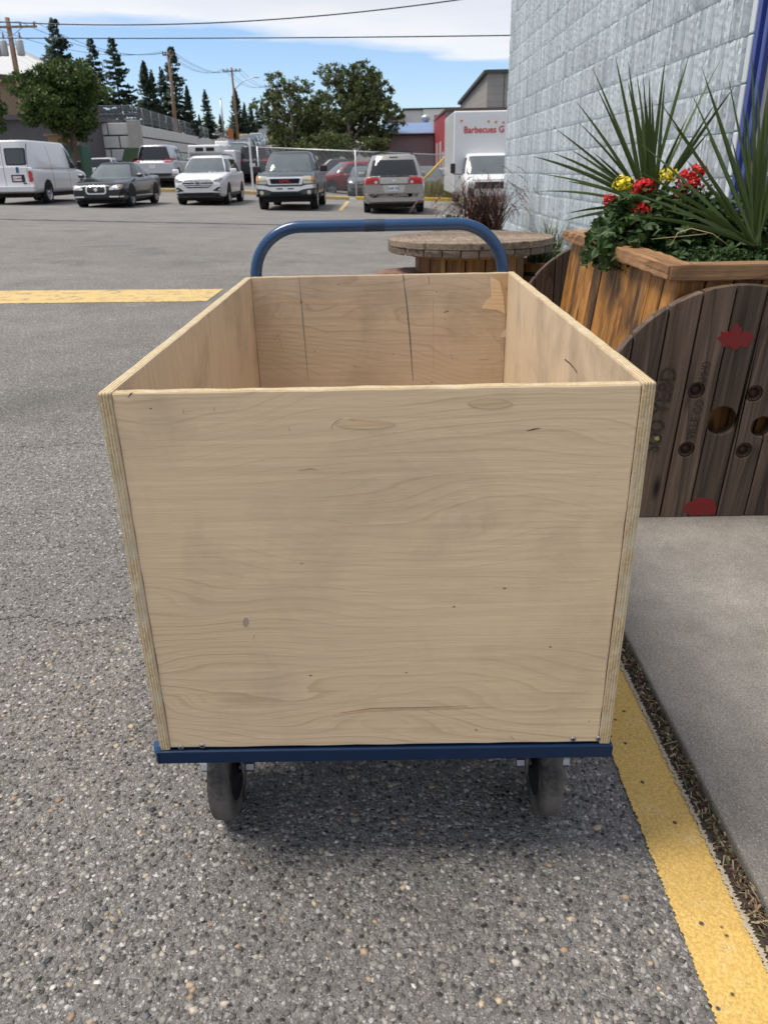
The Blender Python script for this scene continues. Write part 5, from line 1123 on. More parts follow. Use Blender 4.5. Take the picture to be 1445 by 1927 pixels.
# ---- cars farther back
def sedanish(name, label, mat, loc, rz, L=4.6, W=1.8, H=1.45, suv=False, group=None, detail=True, nose='f'):
    k = H/1.45; belt = .95*k if not suv else 1.06
    top = [(-L/2, .62*k), (-L/2+.05, .74*k), (-L/2+.4, .84*k if not suv else .98), (-.95, belt), (L/2-.7, belt+.04), (L/2-.1, belt), (L/2, belt-.12)]
    cabd = dict(yb0=-1.1, yb1=L/2-(.25 if suv else .45), yr0=-.25, yr1=L/2-(.5 if suv else 1.25), z0=belt-.05, z1=H-.055, wb=W/2*.93, wr=W/2*.70, pw=4.4)
    c = Car(name, label, 'car', L, W, .22 if not suv else .28, top, cabd, mat, loc, rz, (.33 if not suv else .36, .22, 'multi'), (.9, .95), .82, .88, group)
    c.glass(rows=[(-.8, .2, -.2, .2), (.26, 1.1, .26, .9)])
    if detail:
        c.sym('headlight', 'f', rounded([(W*.28, .62*k), (W*.44, .64*k), (W*.46, .76*k), (W*.32, .72*k)], .03), LENS, off=.012); c.decal('grille', 'f', rounded(rect(-W*.25, W*.25, .55*k, .70*k), .04), BLACKP, .01); c.decal('grille_bar', 'f', rect(-W*.24, W*.24, .625*k, .645*k), CHROME, .02)
        c.decal('lower_grille', 'f', rounded(rect(-W*.36, W*.36, .28*k, .42*k), .03), BLACKP, .01); c.sym('tail_light', 'b', rounded([(W*.28, .80*k), (W*.47, .80*k), (W*.47, .96*k), (W*.30, .95*k)], .03), REDLENS, off=.012); c.decal('bumper', 'b', rounded(rect(-W*.44, W*.44, .3*k, .42*k), .03), BLACKP, .012); c.plate('b', 0, .66*k)
        c.mirrors(-.75, belt+.06, mat, (.09, .06, .06), .08)
    return c
P_SIL = paint('silver_paint', (.50, .52, .55), .5); P_GRY = paint('slate_paint', (.14, .155, .175), .4); P_RED = paint('red_paint', (.36, .02, .035), .2); P_BLK = paint('black_paint', (.012, .012, .014), .1); P_WHT = paint('white_paint', (.72, .73, .73)); P_DGR = paint('charcoal_paint', (.05, .053, .06), .3); P_BLU = paint('dark_blue_paint', (.02, .03, .07), .3); P_SND = paint('sand_paint', (.33, .30, .25), .4)
def bydist(px, Y): x = (px-719)/FPX*(Y*math.cos(PITCH)+.3); return (x, Y, Gf(x, Y))
def fc(px, Y, dy=2.3): p = bydist(px, Y); return (p[0], p[1]+dy, Gf(p[0], p[1]+dy))
sedanish('sport_utility_car', 'silver sport utility car with wide red tail light behind the black sedan', P_SIL, fc(293, 40), PI, 4.9, 2.0, 1.78, True)
sedanish('hatchback', 'slate grey hatchback facing the fence beside the red car', P_GRY, fc(684, 43), 0, 4.4, 1.78, 1.47)
sedanish('sport_utility_car', 'red sport utility car nosing out beside the slate grey hatchback', P_RED, fc(650, 46.5, 1.2), math.radians(-62), 4.5, 1.84, 1.68, True)
sedanish('sport_utility_car', 'black sport utility car with one red tail light by the fence post', P_BLK, fc(478, 44), PI, 4.7, 1.9, 1.75, True)
sedanish('sedan', 'blue grey sedan right of the minivan beyond the fence', P_GRY, fc(806, 42), 0, 4.5, 1.78, 1.5)
sedanish('sedan', 'pale sedan by the tall grass beyond the fence', P_SIL, fc(836, 47), 0, 4.5, 1.78, 1.45)
def pickup(name, label, mat, loc, rz, L=5.6):
    c = Car(name, label, 'truck', L, 1.95, .40, [(-L/2, .95), (-L/2+.3, 1.08), (-1.4, 1.14), (L/2, 1.14)], dict(yb0=-1.4, yb1=.7, yr0=-.7, yr1=.5, z0=1.1, z1=1.75, wb=.9, wr=.72, pw=5.5), mat, loc, rz, (.4, .26, 'five'), (.9, 1.2), .92, .97)
    c.glass(rows=[(-1.05, -.25, -.6, -.25), (-.2, .45, -.2, .4)]); c.sym('headlight', 'f', rounded(rect(.6, .9, .84, 1.0), .03), LENS, off=.012); c.decal('grille', 'f', rounded(rect(-.55, .55, .75, 1.0), .04), BLACKP, .012); c.sym('tail_light', 'b', rounded(rect(.82, .95, .8, 1.08), .02), REDLENS, off=.012); return c
pickup('pickup_truck', 'charcoal pickup truck standing sideways behind the red car', P_DGR, fc(640, 52, 0), math.radians(-90))
pickup('pickup_truck', 'white pickup truck below the retaining wall', P_WHT, fc(178, 54), PI)
sedanish('sport_utility_car', 'dark sport utility car sideways behind the slate grey hatchback', P_DGR, fc(690, 58, 0), math.radians(-90), 4.9, 1.95, 1.85, True)
sedanish('sedan', 'dark sedan between white pickup and silver car below the wall', P_DGR, fc(238, 53), PI, 4.7, 1.85, 1.5)
# white motorhome behind the white SUV: only its upper box shows
mo = bydist(388, 42); t_ = thing('motorhome', 'white motorhome roof box with two dark vents above the white car', 'van', (mo[0], mo[1], mo[2]))
q_t = at_y(388, 272, 42).z-mo[2]
MB().box((-.9, .6, .5), (1.5, 6.2, q_t-.25)).build('body', P_WHT, t_, .08, 3); MB().box((-.8, .3, q_t-.4), (.85, 2.6, q_t)).build('roof_box', P_WHT, t_, .08, 3); MB().box((.2, 2.2, q_t-.01), (.9, 3, q_t+.22)).build('roof_unit', P_WHT, t_, .06, 3)
for s_ in (-.22, .32): MB().box((s_-.21, .285, q_t-.29), (s_+.19, .305, q_t-.12)).build('vent', DARKM, t_)
for x in (-.8, 1.2):
    for y in (1.4, 5.2): MB().lathe([(0, -.1), (.36, -.1), (.36, .1), (0, .1)], 20, 'x', (x, y, .36)).build('tyre', TYRE, t_)
# row of cars parked along the street up the hill
cols_ = [P_BLK, P_SIL, P_BLK, P_GRY, P_DGR, P_SIL, P_BLU, P_SND, P_DGR, P_GRY, P_BLK]
names_ = {id(P_BLK): 'black', id(P_SIL): 'silver', id(P_GRY): 'slate grey', id(P_DGR): 'charcoal', id(P_BLU): 'dark blue', id(P_SND): 'sand coloured'}
place_ = ['nearest the fence', 'behind the foremost car', 'ahead of the street tree verge', 'midway up the rise', 'midway along the row', 'beside the grass verge', 'below the orange sign', 'past the street pole', 'near the crest', 'close to the crest', 'last before the crest']
for i, (px, Y) in enumerate(((436, 49), (446, 56), (457, 63), (466, 71), (474, 80), (481, 90), (487, 101), (492, 114), (497, 128), (501, 143), (505, 158))):
    sedanish('parked_car', '%s car parked along the rising street, %s' % (names_[id(cols_[i])], place_[i]), cols_[i], fc(px, Y), math.radians(4), 4.6, 1.82, 1.5 if i % 3 else 1.68, i % 3 == 0, 'cars parked along the rising street', i < 7)
# ------------------------------------------------------------ kerbs, lot lines, fence
KY = on_ground(720, 379).y+1.2
print('kerb Y', KY)
YK = plain('kerb_yellow', (.62, .42, .07), .75, 0, .3, 9); YKW = plain('kerb_yellow_worn', (.46, .35, .15), .8, 0, .4, 7)
for i, (x0, x1, m_, lb) in enumerate(((-17, -12.4, YKW, 'behind the white van'), (-12.2, -8.6, YKW, 'behind the black sedan'), (-8.4, -4.6, YKW, 'between the white car and the grey pickup'), (-4.4, -1.55, YKW, 'behind the grey pickup'), (-1.2, 1.45, YK, 'behind the minivan, bright paint'), (1.6, 4.2, YK, 'between minivan and box truck'))):
    n = 14; V = []; F = []; prof = [(-.11, -.05), (-.105, .13), (-.08, .155), (.08, .155), (.105, .13), (.11, -.05)]
    for k in range(n+1):
        x = x0+(x1-x0)*k/n
        for a, b in prof: V.append((x, KY+a+random.uniform(-.006, .006), Gf(x, KY)+b+random.uniform(-.006, .006)))
    for k in range(n):
        for a in range(5): F.append((k*6+a, k*6+a+1, k*6+a+7, k*6+a+6))
    mb = MB().add(V, F); mb.add([V[k] for k in range(6)], [tuple(range(6))]); mb.add(V[-6:], [tuple(reversed(range(6)))])
    tag(mb.build('parking_kerb', m_), 'yellow concrete parking kerb %s' % lb, 'kerb', 'parking kerbs along the fence')
for px0, py0, px1, py1 in ((655, 379, 640, 396),):
    a = on_ground(px0, py0); b = on_ground(px1, py1); strip('painted_line', (((b.x-.07, b.y, 0), (b.x+.07, b.y, 0)), ((a.x-.07, a.y, 0), (a.x+.07, a.y, 0))), YELW, 'short yellow stall line between pickup and minivan', jit=.01, n=40)
# dark old seam across the drive
sA = on_ground(0, 414); sB = on_ground(470, 426)
strip('tar_seam', (((-22, sA.y+1.2, 0), (-22, sA.y+1.5, 0)), ((3, sB.y, 0), (3, sB.y+.3, 0))), plain('tar', (.055, .053, .052), .8, 0, .4, 5), 'dark tar seam across the open asphalt', jit=.09, n=120)
# verge behind the kerb and the lawn up the hill
def patch(name, x0, x1, y0, y1, mat, label, dz=.006, nx=24, ny=24, kind='structure'):
    xs = np.linspace(x0, x1, nx); ys = np.linspace(y0, y1, ny); X, Y = np.meshgrid(xs, ys); Z = G(X, Y)+dz; V = np.stack([X, Y, Z], -1).reshape(-1, 3); i = np.arange((ny-1)*nx).reshape(ny-1, nx)[:, :-1].ravel(); o = link(name, np_mesh(name, V, np.stack([i, i+1, i+nx+1, i+nx], -1), True), mat); tag(o, label, None, None, kind); return o
def mat_lawn():
    t = NT('lawn'); return t.done(t.mix(t.noise(scale=1.4, detail=6, rough=.7), (.045, .075, .018), (.11, .13, .04)), .9, spec=.2)
LAWN = mat_lawn(); VERGE = plain('gravel_verge', (.27, .25, .22), .95, 0, .35, 4)
patch('gravel_verge', -19, 6, KY+.12, KY+2.4, VERGE, 'pale gravel verge between kerbs and fence')
patch('grass_verge', -18.9, -15.6, 104, 180, LAWN, 'mown grass verge beside the street up the hill', .02)
FY_ = KY+1.35; METAL = plain('galvanised', (.52, .54, .56), .45, .7, .1, 5)
def mat_mesh():
    t = NT('chain_link'); s = t.sep(); a = t.math('ADD', s[0], s[2]); b = t.math('SUBTRACT', s[0], s[2])
    k = t.math('MAXIMUM', t.math('GREATER_THAN', t.math('FRACT', t.math('MULTIPLY', a, 14)), .86), t.math('GREATER_THAN', t.math('FRACT', t.math('MULTIPLY', b, 14)), .86))
    t.done((.35, .36, .37), .5, .6); tr = t.n('ShaderNodeBsdfTransparent'); ms = t.n('ShaderNodeMixShader'); t.l(k, ms.inputs[0]); t.l(tr.outputs[0], ms.inputs[1]); t.l(t.b.outputs[0], ms.inputs[2]); t.l(ms.outputs[0], t.out.inputs[0]); return t.m
MESHM = mat_mesh()
def fence(label, pts, h, mat_post, spacing=3.0, group=None, rail=True, mid=False):
    t_ = thing('chain_link_fence', label, 'fence', tuple(pts[0]), 0, group); o_ = Vector(pts[0])
    for a, b in zip(pts[:-1], pts[1:]):
        a = Vector(a)-o_; b = Vector(b)-o_; L = (b-a).length; n = max(1, int(L/spacing))
        for i in range(n+1): p = a.lerp(b, i/n); MB().tube([(p.x, p.y, p.z-.3), (p.x, p.y, p.z+h+.04)], .035, 8).build('post', mat_post, t_)
        if rail: MB().tube([(a.x, a.y, a.z+h), (b.x, b.y, b.z+h)], .026, 8).build('rail', mat_post, t_)
        if mid: MB().tube([(a.x, a.y, a.z+h*.5), (b.x, b.y, b.z+h*.5)], .02, 6).build('rail', mat_post, t_)
        ang = math.atan2(b.y-a.y, b.x-a.x); dz = b.z-a.z; q = MB().add([(0, 0, .03), (L, 0, .03+dz), (L, 0, h+dz), (0, 0, h)], [(0, 1, 2, 3)]).build('wire_mesh', MESHM, t_); q.location = a; q.rotation_euler = (0, 0, ang)
    return t_
fx0 = bydist(489, FY_)[0]; fx1 = bydist(850, FY_)[0]
fh = at_y(640, 292, FY_).z-Gf(0, FY_)
fence('low chain link fence with top rail behind the parked pickup', [(fx0, FY_, Gf(fx0, FY_)), (fx1, FY_, Gf(fx1, FY_))], fh, METAL, 4.2)
pp = thing('fence_post', 'white fence post beside the black sport utility car', 'post', (fx0-.35, FY_+.1, Gf(fx0, FY_))); MB().box((-.045, -.045, -.2), (.045, .045, fh+.35)).build('shaft', P_WHT, pp, .01); MB().box((-.06, -.06, fh+.35), (.06, .06, fh+.38)).build('cap', P_WHT, pp, .008)
ba = at_y(800, 335, FY_-.4); bb = at_y(838, 295, FY_-.4); br = thing('barrier_arm', 'yellow barrier arm leaning against the fence', 'barrier', tuple((ba.x, ba.y, Gf(ba.x, ba.y)))); k_ = (bb-ba); o0 = ba-Vector(br.location)
MB().tube([o0-k_*.45, o0+k_], .05, 8).build('arm', YK, br); MB().tube([o0+k_*.97, o0+k_*1.03], .058, 8).build('cap', YK, br)
tg = on_ground(818, 372); grassy('tall_grass', 'tall dry grass clump between the minivan and the box truck', 'grass', (tg.x+.1, KY+.75, Gf(tg.x, KY+.7)), 900, 1.25, .016, GRS, .6, [(.26, .24, .11), (.20, .21, .09), (.33, .29, .15), (.14, .16, .06)], .85, .35)

# ------------------------------------------------------------ retaining wall with fence above
RB = plain('lock_block', (.62, .61, .58), .9, 0, .14, .8)
A0 = bydist(140, 60); A1 = bydist(254, 60.5); B0 = bydist(272, 61.5); B1 = bydist(437, 112)
rw = thing('retaining_wall', 'stepped retaining wall of large pale concrete blocks', 'wall', (0, 0, 0))
wt = [Vector(at_y(150, 229, A0[1])), Vector(at_y(254, 231, A1[1]))]; topz0 = (wt[0].z+wt[1].z)/2
def blockrow(a, b, ztop0, ztop1, bl_, bh, name='block', depth=.9):
    a = Vector(a); b = Vector(b); L = math.hypot(b.x-a.x, b.y-a.y); d_ = Vector((b.x-a.x, b.y-a.y, 0)).normalized(); ang = math.atan2(d_.y, d_.x)
    me = MB().box((.04, 0, .045), (bl_-.04, depth, bh-.045)).mesh(name); bevel_mesh(me, .03, 2); me.materials.append(RB); mh = MB().box((.04, 0, .045), (bl_/2-.04, depth, bh-.045)).mesh(name); bevel_mesh(mh, .03, 2); mh.materials.append(RB)
    n = int(L/bl_)
    for i in range(n+1):
        s_ = i*bl_; t = min(s_/L, 1); p = a+d_*s_; zt_ = ztop0+(ztop1-ztop0)*t; g_ = Gf(p.x, p.y)
        rows = int((zt_-g_)/bh)+2
        for r in range(rows):
            off = bl_/2 if r % 2 else 0
            z = zt_-(r+1)*bh
            if i == 0 and r % 2: o = link(name, mh, None, rw); o.location = (p.x, p.y, z); o.rotation_euler = (0, 0, ang)
            if s_+off+bl_*.5 > L:
                if r % 2 and s_+off+.2 < L: q = p+d_*off; o = link(name, mh, None, rw); o.location = (q.x, q.y, z); o.rotation_euler = (0, 0, ang)
                continue
            q = p+d_*off; o = link(name, me, None, rw); o.location = (q.x+random.uniform(-.01, .01), q.y, z); o.rotation_euler = (0, 0, ang)
blockrow(A0, A1, topz0, topz0, 1.43, .84)
tz1 = at_y(437, 268, 112).z
blockrow(B0, B1, topz0-.05, tz1, 1.43, .84)
pl = bydist(263, 60.2); MB().box((pl[0]-.38, pl[1], pl[2]-.3), (pl[0]+.38, pl[1]+.9, topz0+.12)).build('pillar', plain('pillar_grey', (.36, .35, .32), .9, 0, .2, 2), rw, .03)
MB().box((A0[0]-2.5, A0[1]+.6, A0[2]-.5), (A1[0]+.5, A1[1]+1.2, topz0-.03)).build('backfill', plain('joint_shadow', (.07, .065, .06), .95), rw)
# raised ground behind it
hg = MB(); n = 24; V = []; F = []
for i in range(n+1):
    t = i/n; x = B0[0]+(B1[0]-B0[0])*t+.45*(-1); y = B0[1]+(B1[1]-B0[1])*t+.4; z = topz0-.05+(tz1-topz0+.05)*t-.08
    V += [(x, y, z-1.2), (x-.25, y, z), (x-9, y+4, z+.5), (x-60, y+14, z+3.5)]
for i in range(n):
    for k in range(3): F.append((i*4+k, i*4+k+1, i*4+k+5, i*4+k+4))
V += [(A0[0]-40, A0[1]+.8, topz0-.1), (A0[0], A0[1]+.8, topz0-.1), (A1[0], A1[1]+.8, topz0-.1)]; b = len(V)
F += [(b-3, b-2, b-1, 2), (b-3, 2, 3, 3)][:1]
hill = hg.add(V, F).build('hillside', LAWN); tag(hill, 'grassy raised ground behind the retaining wall', None, None, 'structure')
fpts = [Vector((A0[0]-1, A0[1]+.5, topz0)), Vector((pl[0], pl[1]+.6, topz0)), Vector((B1[0]-.5, B1[1], tz1))]
fhh = at_y(245, 199, 61).z-topz0
DMESH = plain('dark_post', (.22, .23, .24), .5, .5)
fence('tall grey chain link fence on top of the retaining wall', [tuple(p) for p in fpts], fhh, DMESH, 3.0, None, True, True)

# ------------------------------------------------------------ buildings
t_ = thing('pavilion_building', 'tan building with low white metal roof behind the left tree', 'building', (0, 0, 0))
HY = 72; TAN = plain('tan_stucco', (.38, .27, .185), .9, 0, .1, 1); RF = plain('white_metal_roof', (.70, .70, .68), .4, .2, .06, 1)
h0 = at_y(-360, 128, HY); h1 = at_y(96, 134, HY); hz0 = at_y(60, 212, HY).z; apx = at_y(-30, 66, HY+14)
cx = (h0.x+h1.x)/2; hwid = (h1.x-h0.x)/2
oct_ = [(cx+hwid*1.0*math.cos(a)/math.cos(PI/8), HY+hwid*1.0+hwid*math.sin(a)/math.cos(PI/8)) for a in [PI/8+PI/4*k for k in range(8)]]
MB().prism([(cx+(x-cx)*.94, HY+hwid+(y-HY-hwid)*.94) for x, y in oct_], hz0-6, h1.z-.02).build('wall', TAN, t_)
V = [(x, y, h1.z) for x, y in oct_]+[(cx, HY+hwid, apx.z-.3)]+[(x, y, h1.z-.28) for x, y in oct_]; F = [(k, (k+1) % 8, 8) for k in range(8)]+[(9+k, 9+(k+1) % 8, (k+1) % 8, k) for k in range(8)]
ro = MB().add(V, F); rf = ro.build('roof', RF, t_)
for k in range(8):
    for j in range(6):
        a = Vector(V[k]).lerp(Vector(V[(k+1) % 8]), j/6); b = Vector(V[8]); MB().bar(a+Vector((0, 0, .03)), a.lerp(b, .97)+Vector((0, 0, .03)), .05, .05).build('roof_seam', RF, rf)
MB().add([(x*1.002-cx*.002, y, h1.z-.03) for x, y in oct_]+[(x*1.002-cx*.002, y, h1.z-.42) for x, y in oct_], [(k, (k+1) % 8, 8+(k+1) % 8, 8+k) for k in range(8)]).build('fascia', plain('brown_fascia', (.10, .07, .07), .6), t_)
# lower dark building under the trees at far left
lb = at_y(10, 205, 56); t_ = thing('low_building', 'low dark building below the tan pavilion', 'building', (0, 0, 0)); r0_ = at_y(-120, 208, 56); r1_ = at_y(148, 214, 56); gb = Gf(-20, 56)
MB().box((r0_.x, 56, gb-1), (r1_.x, 64, r1_.z-.3)).build('wall', plain('dark_siding', (.10, .095, .10), .8, 0, .2, 2), t_); MB().box((r0_.x-.3, 55.6, r1_.z-.3), (r1_.x+.3, 64.3, r1_.z)).build('roof', plain('dark_roof', (.09, .08, .085), .7), t_)
# grey-mauve building with blue roof, red wing
def siding(name, c0, period=5.):
    t = NT(name); z = t.sep()[2]; k = t.ramp(t.math('FRACT', t.math('MULTIPLY', z, period)), [(0, .72), (.12, 1.0), (1, .95)]); c = t.mix(1, t.mix(t.noise(scale=.8), c0, tuple(x*1.12 for x in c0)), k, 'MULTIPLY'); return t.done(c, .7)
MAU = siding('mauve_siding', (.265, .225, .225), 4); BY = 74.
b0 = at_y(697, 292, BY); b1 = at_y(816, 292, BY); bt0 = at_y(700, 254, BY).z; bt1 = at_y(716, 232, BY+4).z
t_ = thing('low_shop_building', 'mauve sided low building with sloping blue roof', 'building', (0, 0, 0)); gb = Gf(3, BY)
MB().box((b0.x, BY, gb-.5), (b1.x, BY+10, bt0)).build('wall', MAU, t_); BRF = siding('blue_metal_roof', (.16, .235, .40), 3.); 
MB().add([(b0.x+.7, BY-.3, bt0+.02), (b1.x, BY-.3, bt0+.02), (b1.x, BY+4, bt1), (b0.x+1.3, BY+4, bt1), (b0.x+.7, BY+.2, bt0-.1), (b1.x, BY+10, bt0-.1), (b1.x, BY+10, bt1), (b0.x+1.3, BY+10, bt1)], [(0, 1, 2, 3), (3, 2, 6, 7), (1, 5, 6, 2), (0, 3, 7, 4)]).build('roof', BRF, t_)
MB().box((b0.x+.2, BY-.34, bt0-.12), (b1.x, BY-.28, bt0+.04)).build('eaves_board', DARKM, t_); MB().box((b0.x+.6, BY-.36, bt0+.05), (b1.x, BY-.3, bt0+.12)).build('gutter', WHITEP, t_)
vq = at_y(801, 229, BY+5); MB().lathe([(.28, -.3), (.28, .1), (.42, .15), (.42, .45), (.1, .6), (0, .6)], 16, 'z', vq).build('roof_vent', METAL, t_)
REDW = siding('red_siding', (.33, .035, .045), 3); t_ = thing('red_wing_building', 'red fronted building beside the mauve shop', 'building', (0, 0, 0)); rx0 = at_y(819, 250, BY-1).x; rz = at_y(843, 214, BY-9).z
MB().add([(rx0, BY+1, gb-.6), (rx0+.05, BY-12, gb-.6), (rx0+.05, BY-12, rz-.2), (rx0, BY+1, rz+.5)], [(0, 1, 2, 3)]).box((rx0+.06, BY-12.05, gb-.6), (rx0+.07, BY+1, rz-.3)).build('wall', REDW, t_)
MB().box((rx0+.08, BY-12, gb-.6), (rx0+5, BY+1, rz-.02)).build('end_wall', MAU, t_); MB().box((rx0-.03, BY-12.2, rz), (rx0+5, BY+1.2, rz+.16)).build('parapet', plain('brown_parapet', (.12, .085, .07), .7), t_)
for k, (yy, z0_, z1_) in enumerate(((BY-3.5, .9, 2.9), (BY-7.5, .9, 2.9), (BY-10.5, .2, 2.1))): MB().box((rx0-.03, yy-.8, gb+z0_), (rx0+.03, yy+.8, gb+z1_)).build('window', plain('window_pale', (.62, .6, .6), .3), t_)
t_ = thing('white_flat_building', 'long white flat roofed building behind the blue roof', 'building', (0, 0, 0)); wy = 118.; w0 = at_y(760, 208, wy); w1 = at_y(890, 209, wy); wz = at_y(800, 240, wy).z
MB().box((w0.x, wy, wz-3), (w1.x, wy+12, w0.z)).build('wall', plain('white_wall', (.66, .66, .62), .7), t_); ws = at_y(796, 206, wy); MB().box((ws.x, wy-.3, w0.z-2.4), (w1.x, wy-.02, ws.z)).build('wall_step', plain('white_wall', (.6, .6, .6)), t_)
MB().box((w0.x-.2, wy-.35, ws.z), (w1.x+.3, wy+12, ws.z+.18)).build('parapet', plain('dark_parapet', (.09, .1, .09), .7), t_)
w2 = at_y(722, 218, wy); MB().box((w2.x, wy-1, wz-3), (w0.x-.1, wy+8, w2.z)).build('annex', plain('dark_annex', (.10, .10, .11), .7), t_); w3 = at_y(739, 217, wy-2); MB().box((w3.x, wy-2.4, wz-3), (w0.x-.05, wy-1.1, w3.z)).build('annex', plain('mauve_plain', (.30, .24, .24), .7), t_)
t_ = thing('grey_hall', 'tall grey sided hall with sloping roof edge', 'building', (0, 0, 0)); gy = 62.; GRS_ = siding('grey_siding', (.30, .285, .265), 2.); g0 = at_y(866, 197, gy+14); g1 = at_y(917, 138, gy); g2 = at_y(1010, 136, gy); gz_ = Gf(6, gy)-1
MB().add([(g1.x, gy, gz_), (g2.x, gy, gz_), (g2.x, gy, g2.z), (g1.x, gy, g1.z), (g0.x, gy+14, gz_), (g0.x, gy+14, g0.z), (g2.x, gy+14, gz_), (g2.x, gy+14, g2.z)], [(0, 1, 2, 3), (0, 3, 5, 4), (1, 6, 7, 2), (3, 2, 7, 5), (4, 5, 7, 6)]).build('wall', GRS_, t_)
DKG = plain('dark_trim', (.05, .06, .055), .6); MB().bar(g1+Vector((-.1, -.1, .1)), g2+Vector((0, -.1, .1)), .3, .22).bar(g1+Vector((-.1, -.1, .1)), Vector((g0.x-.1, gy+14, g0.z+.1)), .3, .22).build('roof_edge', DKG, t_)
for k in range(3): MB().box((g1.x+1.2+k*1.6, gy-.03, gz_), (g1.x+1.24+k*1.6, gy-.005, g1.z)).build('panel_seam', DKG, t_)
# dumpster below the wall, orange sign and yellow bollards up the street
dq = bydist(142, 43); t_ = thing('dumpster', 'green waste container with brown cardboard on top', 'container', dq); GRN = plain('green_steel', (.02, .10, .06), .5, 0, .2, 3); zt_ = at_y(166, 274, 43).z-dq[2]
MB().add([(-.75, -.5, .12), (.75, -.5, .12), (.75, .6, .12), (-.75, .6, .12), (-.85, -.65, zt_), (.85, -.65, zt_), (.85, .7, zt_), (-.85, .7, zt_)], [(0,3,2,1),(4,5,6,7),(0,1,5,4),(1,2,6,5),(2,3,7,6),(3,0,4,7)]).build('bin', GRN, t_, .02); MB().box((-.8, -.5, zt_+.01), (.4, .5, zt_+.45)).box((-.95, -.6, zt_+.46), (.65, .6, zt_+.54)).build('cardboard', plain('cardboard', (.36, .24, .14), .85), t_); MB().box((-.7, -.45, 0), (.7, .5, .11)).build('skid', DARKM, t_)
gq = bydist(243, 45.5); t_ = thing('green_awning', 'green leaning canvas board among the cars below the wall', 'board', gq); z_ = at_y(243, 278, 45.5).z-gq[2]; MB().add([(-.6, 0, 0), (.5, .1, 0), (.75, .2, z_), (.0, .1, z_), (-.6, .06, 0), (.5, .16, 0), (.75, .26, z_), (.0, .16, z_)], [(0,1,2,3),(7,6,5,4),(0,4,5,1),(1,5,6,2),(2,6,7,3),(3,7,4,0)]).build('panel', plain('green_canvas', (.06, .11, .06), .8), t_); MB().bar((.3, .5, 0), (.3, .2, z_*.8), .05).build('prop', DARKM, t_)
sq = bydist(441, 118); t_ = thing('street_sign', 'orange sign board with blue and white foot beside the street pole', 'sign', sq); zs0 = at_y(441, 262, 118).z-sq[2]; zs1 = at_y(441, 243, 118).z-sq[2]
MB().box((-.35, -.05, zs0), (.35, .05, zs1)).build('board', plain('orange_board', (.42, .13, .035), .6), t_, .02); MB().box((-.4, -.06, zs0-.8), (.4, .06, zs0-.02)).build('foot_board', plain('blue_white', (.35, .45, .62), .5), t_, .02)
for s_ in (-.25, .25): MB().box((s_-.05, -.03, -.2), (s_+.05, .03, zs0-.75)).build('post', DARKM, t_)
for px in (456, 461, 466, 470):
    q = bydist(px, 120); z0_ = at_y(px, 262, 120).z-q[2]; b_ = thing('yellow_bollard', 'yellow bollard standing beside the street up the hill', 'bollard', q, 0, 'yellow bollards up the street'); MB().tube([(0, 0, -.3), (0, 0, z0_+.0), (0, 0, z0_+.6)], [.17, .17, .15], 10).build('shaft', YK, b_); MB().lathe([(.15, z0_+.6), (.11, z0_+.68), (0, z0_+.7)], 10).build('cap', YK, b_)
q = bydist(516, 126); t_ = thing('street_sign', 'narrow yellow sign on the pole by the poplars', 'sign', q); z0_, z1_ = at_y(516, 259, 126).z-q[2], at_y(516, 244, 126).z-q[2]; MB().box((-.16, -.04, z0_), (.16, .04, z1_)).build('board', YK, t_, .01); MB().tube([(0, .08, -.2), (0, .08, z1_)], .05, 8).build('post', METAL, t_)

